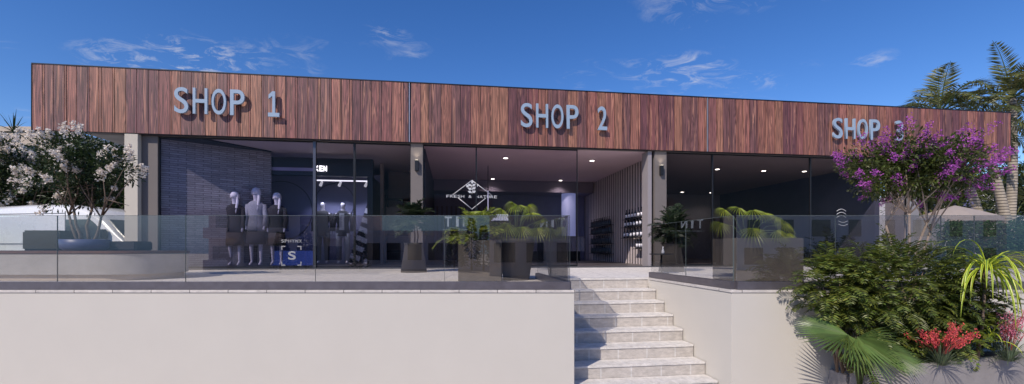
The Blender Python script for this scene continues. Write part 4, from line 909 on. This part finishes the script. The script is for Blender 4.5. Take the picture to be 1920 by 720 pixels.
m = MB(); m.box(-1.12,-.95,-.22,-.03,1.42,1.70, fr=VX); m.build('wing_mirror', M_black, van, bevel=.03)
for x in (-4.8, -.35):
    for y in (.02, 1.78):
        m = MB(); c_ = VX(x, y, .36); m.tube([c_, (c_[0], c_[1]+.22, c_[2])], .36, 28); w_ = m.build('wheel', pm('tyre_rubber', (.02,.02,.02), .85, .1, 20), van)
        m = MB(); m.tube([(c_[0], c_[1]-.01, c_[2]), (c_[0], c_[1]+.1, c_[2])], .21, 20); m.build('rim', pm('rim_grey', (.35,.35,.36), .4, .05, 5, metal=.6), w_)
m = MB(); m.box(.40,.60,.12,.42,.82,1.0, fr=VX); m.build('headlight', M_vglass, van, bevel=.02); m = MB(); m.box(.40,.60,1.58,1.88,.82,1.0, fr=VX); m.build('headlight', M_vglass, van, bevel=.02)

# ------------------------------------------------------------------ background trees, palms, parasol, hedge, houses
def tree(label, base, H, crown_c, rad, seed, lm=L_dark, n=150, per=55, ls=.20, cs=.5, name='broadleaf_tree', group='trees behind the shops'):
    rr = random.Random(seed); t = thing(name, label, 'tree', base, group); m = MB(); c = V(crown_c)
    m.tube([base, V(base).lerp(c,.5)+V((.08,0,0)), c], [.16,.12,.07], 9)
    for k in range(7): v = rdir(rr); v.z = abs(v.z); m.tube([V(base).lerp(c,.6), c+V((v.x*rad[0]*.6,v.y*rad[1]*.6,v.z*rad[2]*.5))], [.06,.02], 6)
    m.build('trunk', M_bark, t); m = MB(); crown_mesh(m, c, rad, n, per, ls, rr, shell=.3, csize=cs); m.build('crown', lm, t); return t
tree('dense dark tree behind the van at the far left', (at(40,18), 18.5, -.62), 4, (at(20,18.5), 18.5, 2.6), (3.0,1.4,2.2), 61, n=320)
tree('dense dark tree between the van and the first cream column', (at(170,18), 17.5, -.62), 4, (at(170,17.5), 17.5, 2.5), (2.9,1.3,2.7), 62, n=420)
t = strap_plant('spiky_yucca', 'spiky dark yucca rising beside the left end of the fascia', (at(48,17), 16.6, 4.9), 34, .5, 1.0, .05, 63, L_dark, None, -.5, 1.45, (at(52,17), 17.0, -.62), 'tree', (.1,.7))
def palm(label, b, c, seed, nf, L0, L1):
    rr = random.Random(seed); t = thing('tall_palm', label, 'palm tree', b, 'tall palms at the right end of the shops'); m = MB(); b = V(b); c = V(c)
    pts = [b.lerp(c, k/12) + V((0,0,0)) + (V((.12,0,0))*math.sin(math.pi*k/12)) for k in range(13)]; m.tube(pts, [.21-.09*(k/12)**.5 for k in range(13)], 14); m.build('trunk', M_palmtrunk, t)
    m = MB()
    for i in range(nf):
        a = 2*math.pi*i*.381966; el = rr.uniform(-.3,1.45); d = V((math.cos(a)*math.cos(el), math.sin(a)*math.cos(el), math.sin(el)))
        feather(m, c, d, rr.uniform(L0,L1), 34, .55, .050, 2.0 if el < 1.2 else .8, 0, 1, .15, .03, .1, rr)
    m.build('crown', [L_palm2, M_stem], t); return t
L_palm2 = G_('tall_palm_leaf', (.085,.105,.028), (.17,.17,.05), .4, .25, .4)
D1 = 17.5
palm('leaning tall palm seen above the fascia with one upright frond', (at(1862,D1), D1, 0), (at(1762,D1), D1, ZY(212,D1)), 71, 20, 1.9, 2.7)
palm('middle leaning palm trunk between the parasol and the right edge', (at(1900,D1-1), D1-1, 0), (at(1838,D1-1), D1-1, ZY(238,D1-1)), 72, 15, 1.3, 1.9)
palm('upright palm rising at the right end of the fascia', (at(1886,D1-.5), D1-.5, 0), (at(1898,D1-.5), D1-.5, ZY(185,D1-.5)), 73, 24, 1.6, 2.4)
# parasol
pc_ = (at(1790,14), 14.0, 0); t = thing('garden_parasol', 'taupe garden parasol beyond the right end of the shops', 'parasol', pc_)
m = MB(); n = 8; R0 = 1.12; za, zr = ZY(385,14), ZY(410,14); vs = []; 
for r_, z in ((.0,za),(R0*.5,za-(za-zr)*.46),(R0,zr),(R0*1.005,zr-.12)):
    for k in range(n): an = 2*math.pi*(k+.5)/n; vs.append((pc_[0]+r_*math.cos(an), pc_[1]+r_*math.sin(an), z))
fs = [(j*n+k, j*n+(k+1)%n, (j+1)*n+(k+1)%n, (j+1)*n+k) for j in range(3) for k in range(n)]; m.add(vs, fs)
M_canvas = pm('taupe_canvas', (.40,.34,.31), .85, .08, 5, trans=.15); m.build('canopy', M_canvas, t)
m = MB(); m.tube([pc_, (pc_[0],pc_[1],za+.06)], .025, 10); m.build('pole', M_black, t)
for k in range(n): an = 2*math.pi*(k+.5)/n; m = MB(); m.tube([(pc_[0],pc_[1],za-.03),(pc_[0]+R0*.98*math.cos(an),pc_[1]+R0*.98*math.sin(an),zr-.02)], .009, 5); m.build('rib', M_black, t)
m = MB(); m.box(pc_[0]-.3,pc_[0]+.3,pc_[1]-.3,pc_[1]+.3,.003,.07); m.build('base', M_greyconc, t)
# low wall and hedge right of the shops
m = MB(); m.box(at(1722,13), at(1765,13), 12.9, 13.1, .003, 1.42); m.build('garden_wall', M_grey, None, label='short grey wall piece below the parasol', cat='wall')
def hedge(label, x0, x1, y0, y1, h, seed):
    rr = random.Random(seed); m = MB()
    for i in range(9000):
        f = rr.random(); p_ = V((rr.uniform(x0,x1), y0+(y1-y0)*rr.random()**2, rr.uniform(.02,h)+.06*math.sin(rr.random()*9)))
        leaf(m, p_, V((rr.uniform(-.5,.5),-.6,rr.uniform(-.6,.6))), .04, .10, 0, V((0,-1,.3))+rdir(rr)*.6)
    t = thing('hedge', label, 'hedge', ((x0+x1)/2,(y0+y1)/2,0)); m.build('foliage', G_('hedge_leaf', (.025,.075,.018), (.045,.105,.025), .4, .2), t)
    m = MB(); x = x0+.2
    while x < x1: m.tube([(x,(y0+y1)/2,0),(x+.03,(y0+y1)/2,h*.85)], .02, 5); x += .5
    m.build('stem', M_bark, t)
hedge('clipped green hedge behind the railing at the right edge', at(1775,11.8), at(1990,11.8), 11.8, 12.4, ZY(418,11.8), 81)
for i, (px, y, L_, d, lb) in enumerate(((1738,372,1.0,15.5,'spiky low palm left of the parasol'),(1868,345,1.5,20,'spiky yucca head between the palm trunks'),(1930,350,1.6,19,'spiky yucca cut by the right edge'))):
    strap_plant('spiky_yucca', lb, (at(px,d), d, ZY(y+20,d)), 60, L_*.6, L_, .075, 90+i, L_palm2, None, -.4, 1.4, (at(px,d), d+.1, 0), 'tree', (.2,1.0))
tree('leafy tree behind the leaning palm trunks', (at(1790,24), 24, 0), 4, (at(1800,24), 24, 3.2), (3.4,1.5,2.0), 64, L_crape, n=150, cs=.55)
tree('leafy tree at the right edge behind the palms', (at(1945,23), 23, 0), 4, (at(1950,23), 23, 3.4), (2.8,1.5,2.3), 65, L_dark, n=140, cs=.55)
rr = random.Random(77); t = thing('flowering_shrub', 'low shrub with lilac flowers left of the parasol', 'shrub', (at(1760,17),17,0)); m = MB(); cl = crown_mesh(m, (at(1762,17),17,1.6), (1.1,.6,.9), 60, 40, .12, rr, shell=.3, csize=.25); m.build('foliage', L_crape, t)
m = MB()
for cc, rc, v in cl[:26]:
    for k in range(30): leaf(m, cc+v*rc+rdir(rr)*rc*.6, rdir(rr), .05, .07, 0)
m.build('blossom', G_('lilac_petal', (.42,.36,.62), (.6,.52,.75), .2, .3), t)

# unseen ridge added behind the camera, coloured hazy teal to darken the reflected horizon
m = MB(); xs = [-420+20*k for k in range(38)]; hr = random.Random(9); hs_ = [16+1.5*math.sin(k*.5)+hr.uniform(0,.8) for k in range(38)]
m.add([(x,-150,ZS-.2) for x in xs]+[(x,-175,ZS+h+.5) for x,h in zip(xs,hs_)]+[(x,-260,ZS-.2) for x in xs], [(k+1,k,38+k,39+k) for k in range(37)]+[(39+k,38+k,76+k,77+k) for k in range(37)], 0, True)
m.build('added_hills', pm('added_teal_hill', (.22,.36,.40), .9, .12, .05), org=(-40,-175,ZS), kind='structure')
def house(name, label, x0, x1, y0, y1, z0, z1, wallm, floors, cols, parapet=.3, cat='house', win=(.9,1.1), face=-1, balc=False):
    """facade with recessed windows on the side facing the street; face=-1: towards -y, +1: towards +y"""
    t = thing(name, label, cat, ((x0+x1)/2,(y0+y1)/2,z0)); m = MB(); m.box(x0,x1,y0,y1,z0,z1); m.build('wall', wallm, t)
    m = MB(); m.box(x0-.1,x1+.1,y0-.1,y1+.1,z1+.002,z1+parapet); m.build('roof_edge', wallm, t)
    yf = y0 if face < 0 else y1; fh = (z1-z0)/floors; bw = (x1-x0)/cols
    for f in range(floors):
        for c in range(cols):
            xc = x0+bw*(c+.5); zc = z0+fh*(f+.5); w = win[0]*(1.5 if (c+f) % 3 == 0 else 1)
            w2 = min(w, bw*.7)
            m = MB(); m.box(xc-w2/2, xc+w2/2, yf+face*.002, yf+face*.03, zc-win[1]/2, zc+win[1]/2); fo = m.build('window', pm('house_glass', (.03,.035,.05), .1, .1, 3), t)
            m = MB(); m.box(xc-w2/2-.08, xc+w2/2+.08, yf+face*.002, yf+face*.10, zc-win[1]/2-.10, zc-win[1]/2-.01); m.build('sill', wallm, fo)
            if balc and c % 2 == 0:
                m = MB(); m.box(xc-bw*.42, xc+bw*.42, yf+face*.002, yf+face*1.0, zc-fh*.5+.02, zc-fh*.5+.16); m.box(xc-bw*.42, xc+bw*.42, yf+face*.94, yf+face*1.0, zc-fh*.5+.165, zc-fh*.5+.95); m.build('balcony', wallm, t)
    return t
M_hb = pm('beige_house_render', (.50,.41,.33), .85, .06, 1); M_hw = pm('white_house_render', (.66,.63,.60), .85, .05, 1); M_hbr = pm('brown_house_render', (.62,.47,.40), .85, .08, 1); M_hg = pm('grey_house_render', (.72,.60,.58), .85, .06, 1)
house('beige_house', 'beige house with a flat roof at the far left behind the trees', -50, -30, 29, 38, -.62, 8.2, M_hb, 3, 6)
house('white_house', 'white house glimpsed between the palm trunks at the right', at(1770,32), at(1990,32)+6, 32, 40, 0, 4.6, M_hw, 2, 7)
# the street opposite, seen only in the reflections of the glass
gq = 'houses across the street reflected in the glass'
house('apartment_block', 'brown two storey block reflected in the railing left of the lamp column', -27, -14.5, -38, -28, ZS, 4.2, M_hbr, 2, 5, face=1, balc=True, cat='apartments', win=(1.2,1.5))
house('apartment_block', 'lower mauve block reflected in the railing below the lamp column', -14.0, -4.2, -42, -30, ZS, 1.9, M_hg, 1, 5, face=1, cat='apartments', win=(1.3,1.6))
house('apartment_block', 'pale block reflected in the railing in front of SHOP 3', 20, 44, -40, -28, ZS, 3.6, M_hw, 2, 8, face=1, balc=False, cat='apartments', win=(1.1,1.5))
house('apartment_block', 'tall brown block reflected at the top of the steps', -1.6, 7.0, -30, -20, ZS, 5.2, M_hbr, 2, 4, face=1, cat='apartments', win=(1.2,1.4))
for i, (x, y, h) in enumerate(((-5.0,-27,3.6),(-3.6,-28,4.6),(-2.5,-27.5,3.9),(-1.2,-28,4.4),(-16.5,-24,3.8),(-18.5,-24,3.2),(-12.5,-25,3.4),(8,-27,3.8))):
    rr = random.Random(200+i); t = thing('cypress_tree', 'slim conifer across the street reflected in the glass railing', 'tree', (x,y,ZS), 'conifers across the street'); m = MB(); m.tube([(x,y,ZS),(x,y,ZS+h*.9)], [.1,.03], 6); m.build('trunk', M_bark, t); m = MB()
    for k in range(900):
        f = rr.random()**.8; r_ = .75*(1-f)**.8*rr.random()**.4+.03; a = rr.uniform(0,6.283); leaf(m, (x+r_*math.cos(a), y+r_*math.sin(a), ZS+.3+f*(h-.3)), (math.cos(a),math.sin(a),.3), .10, .3, 0)
    m.build('crown', L_dark, t)
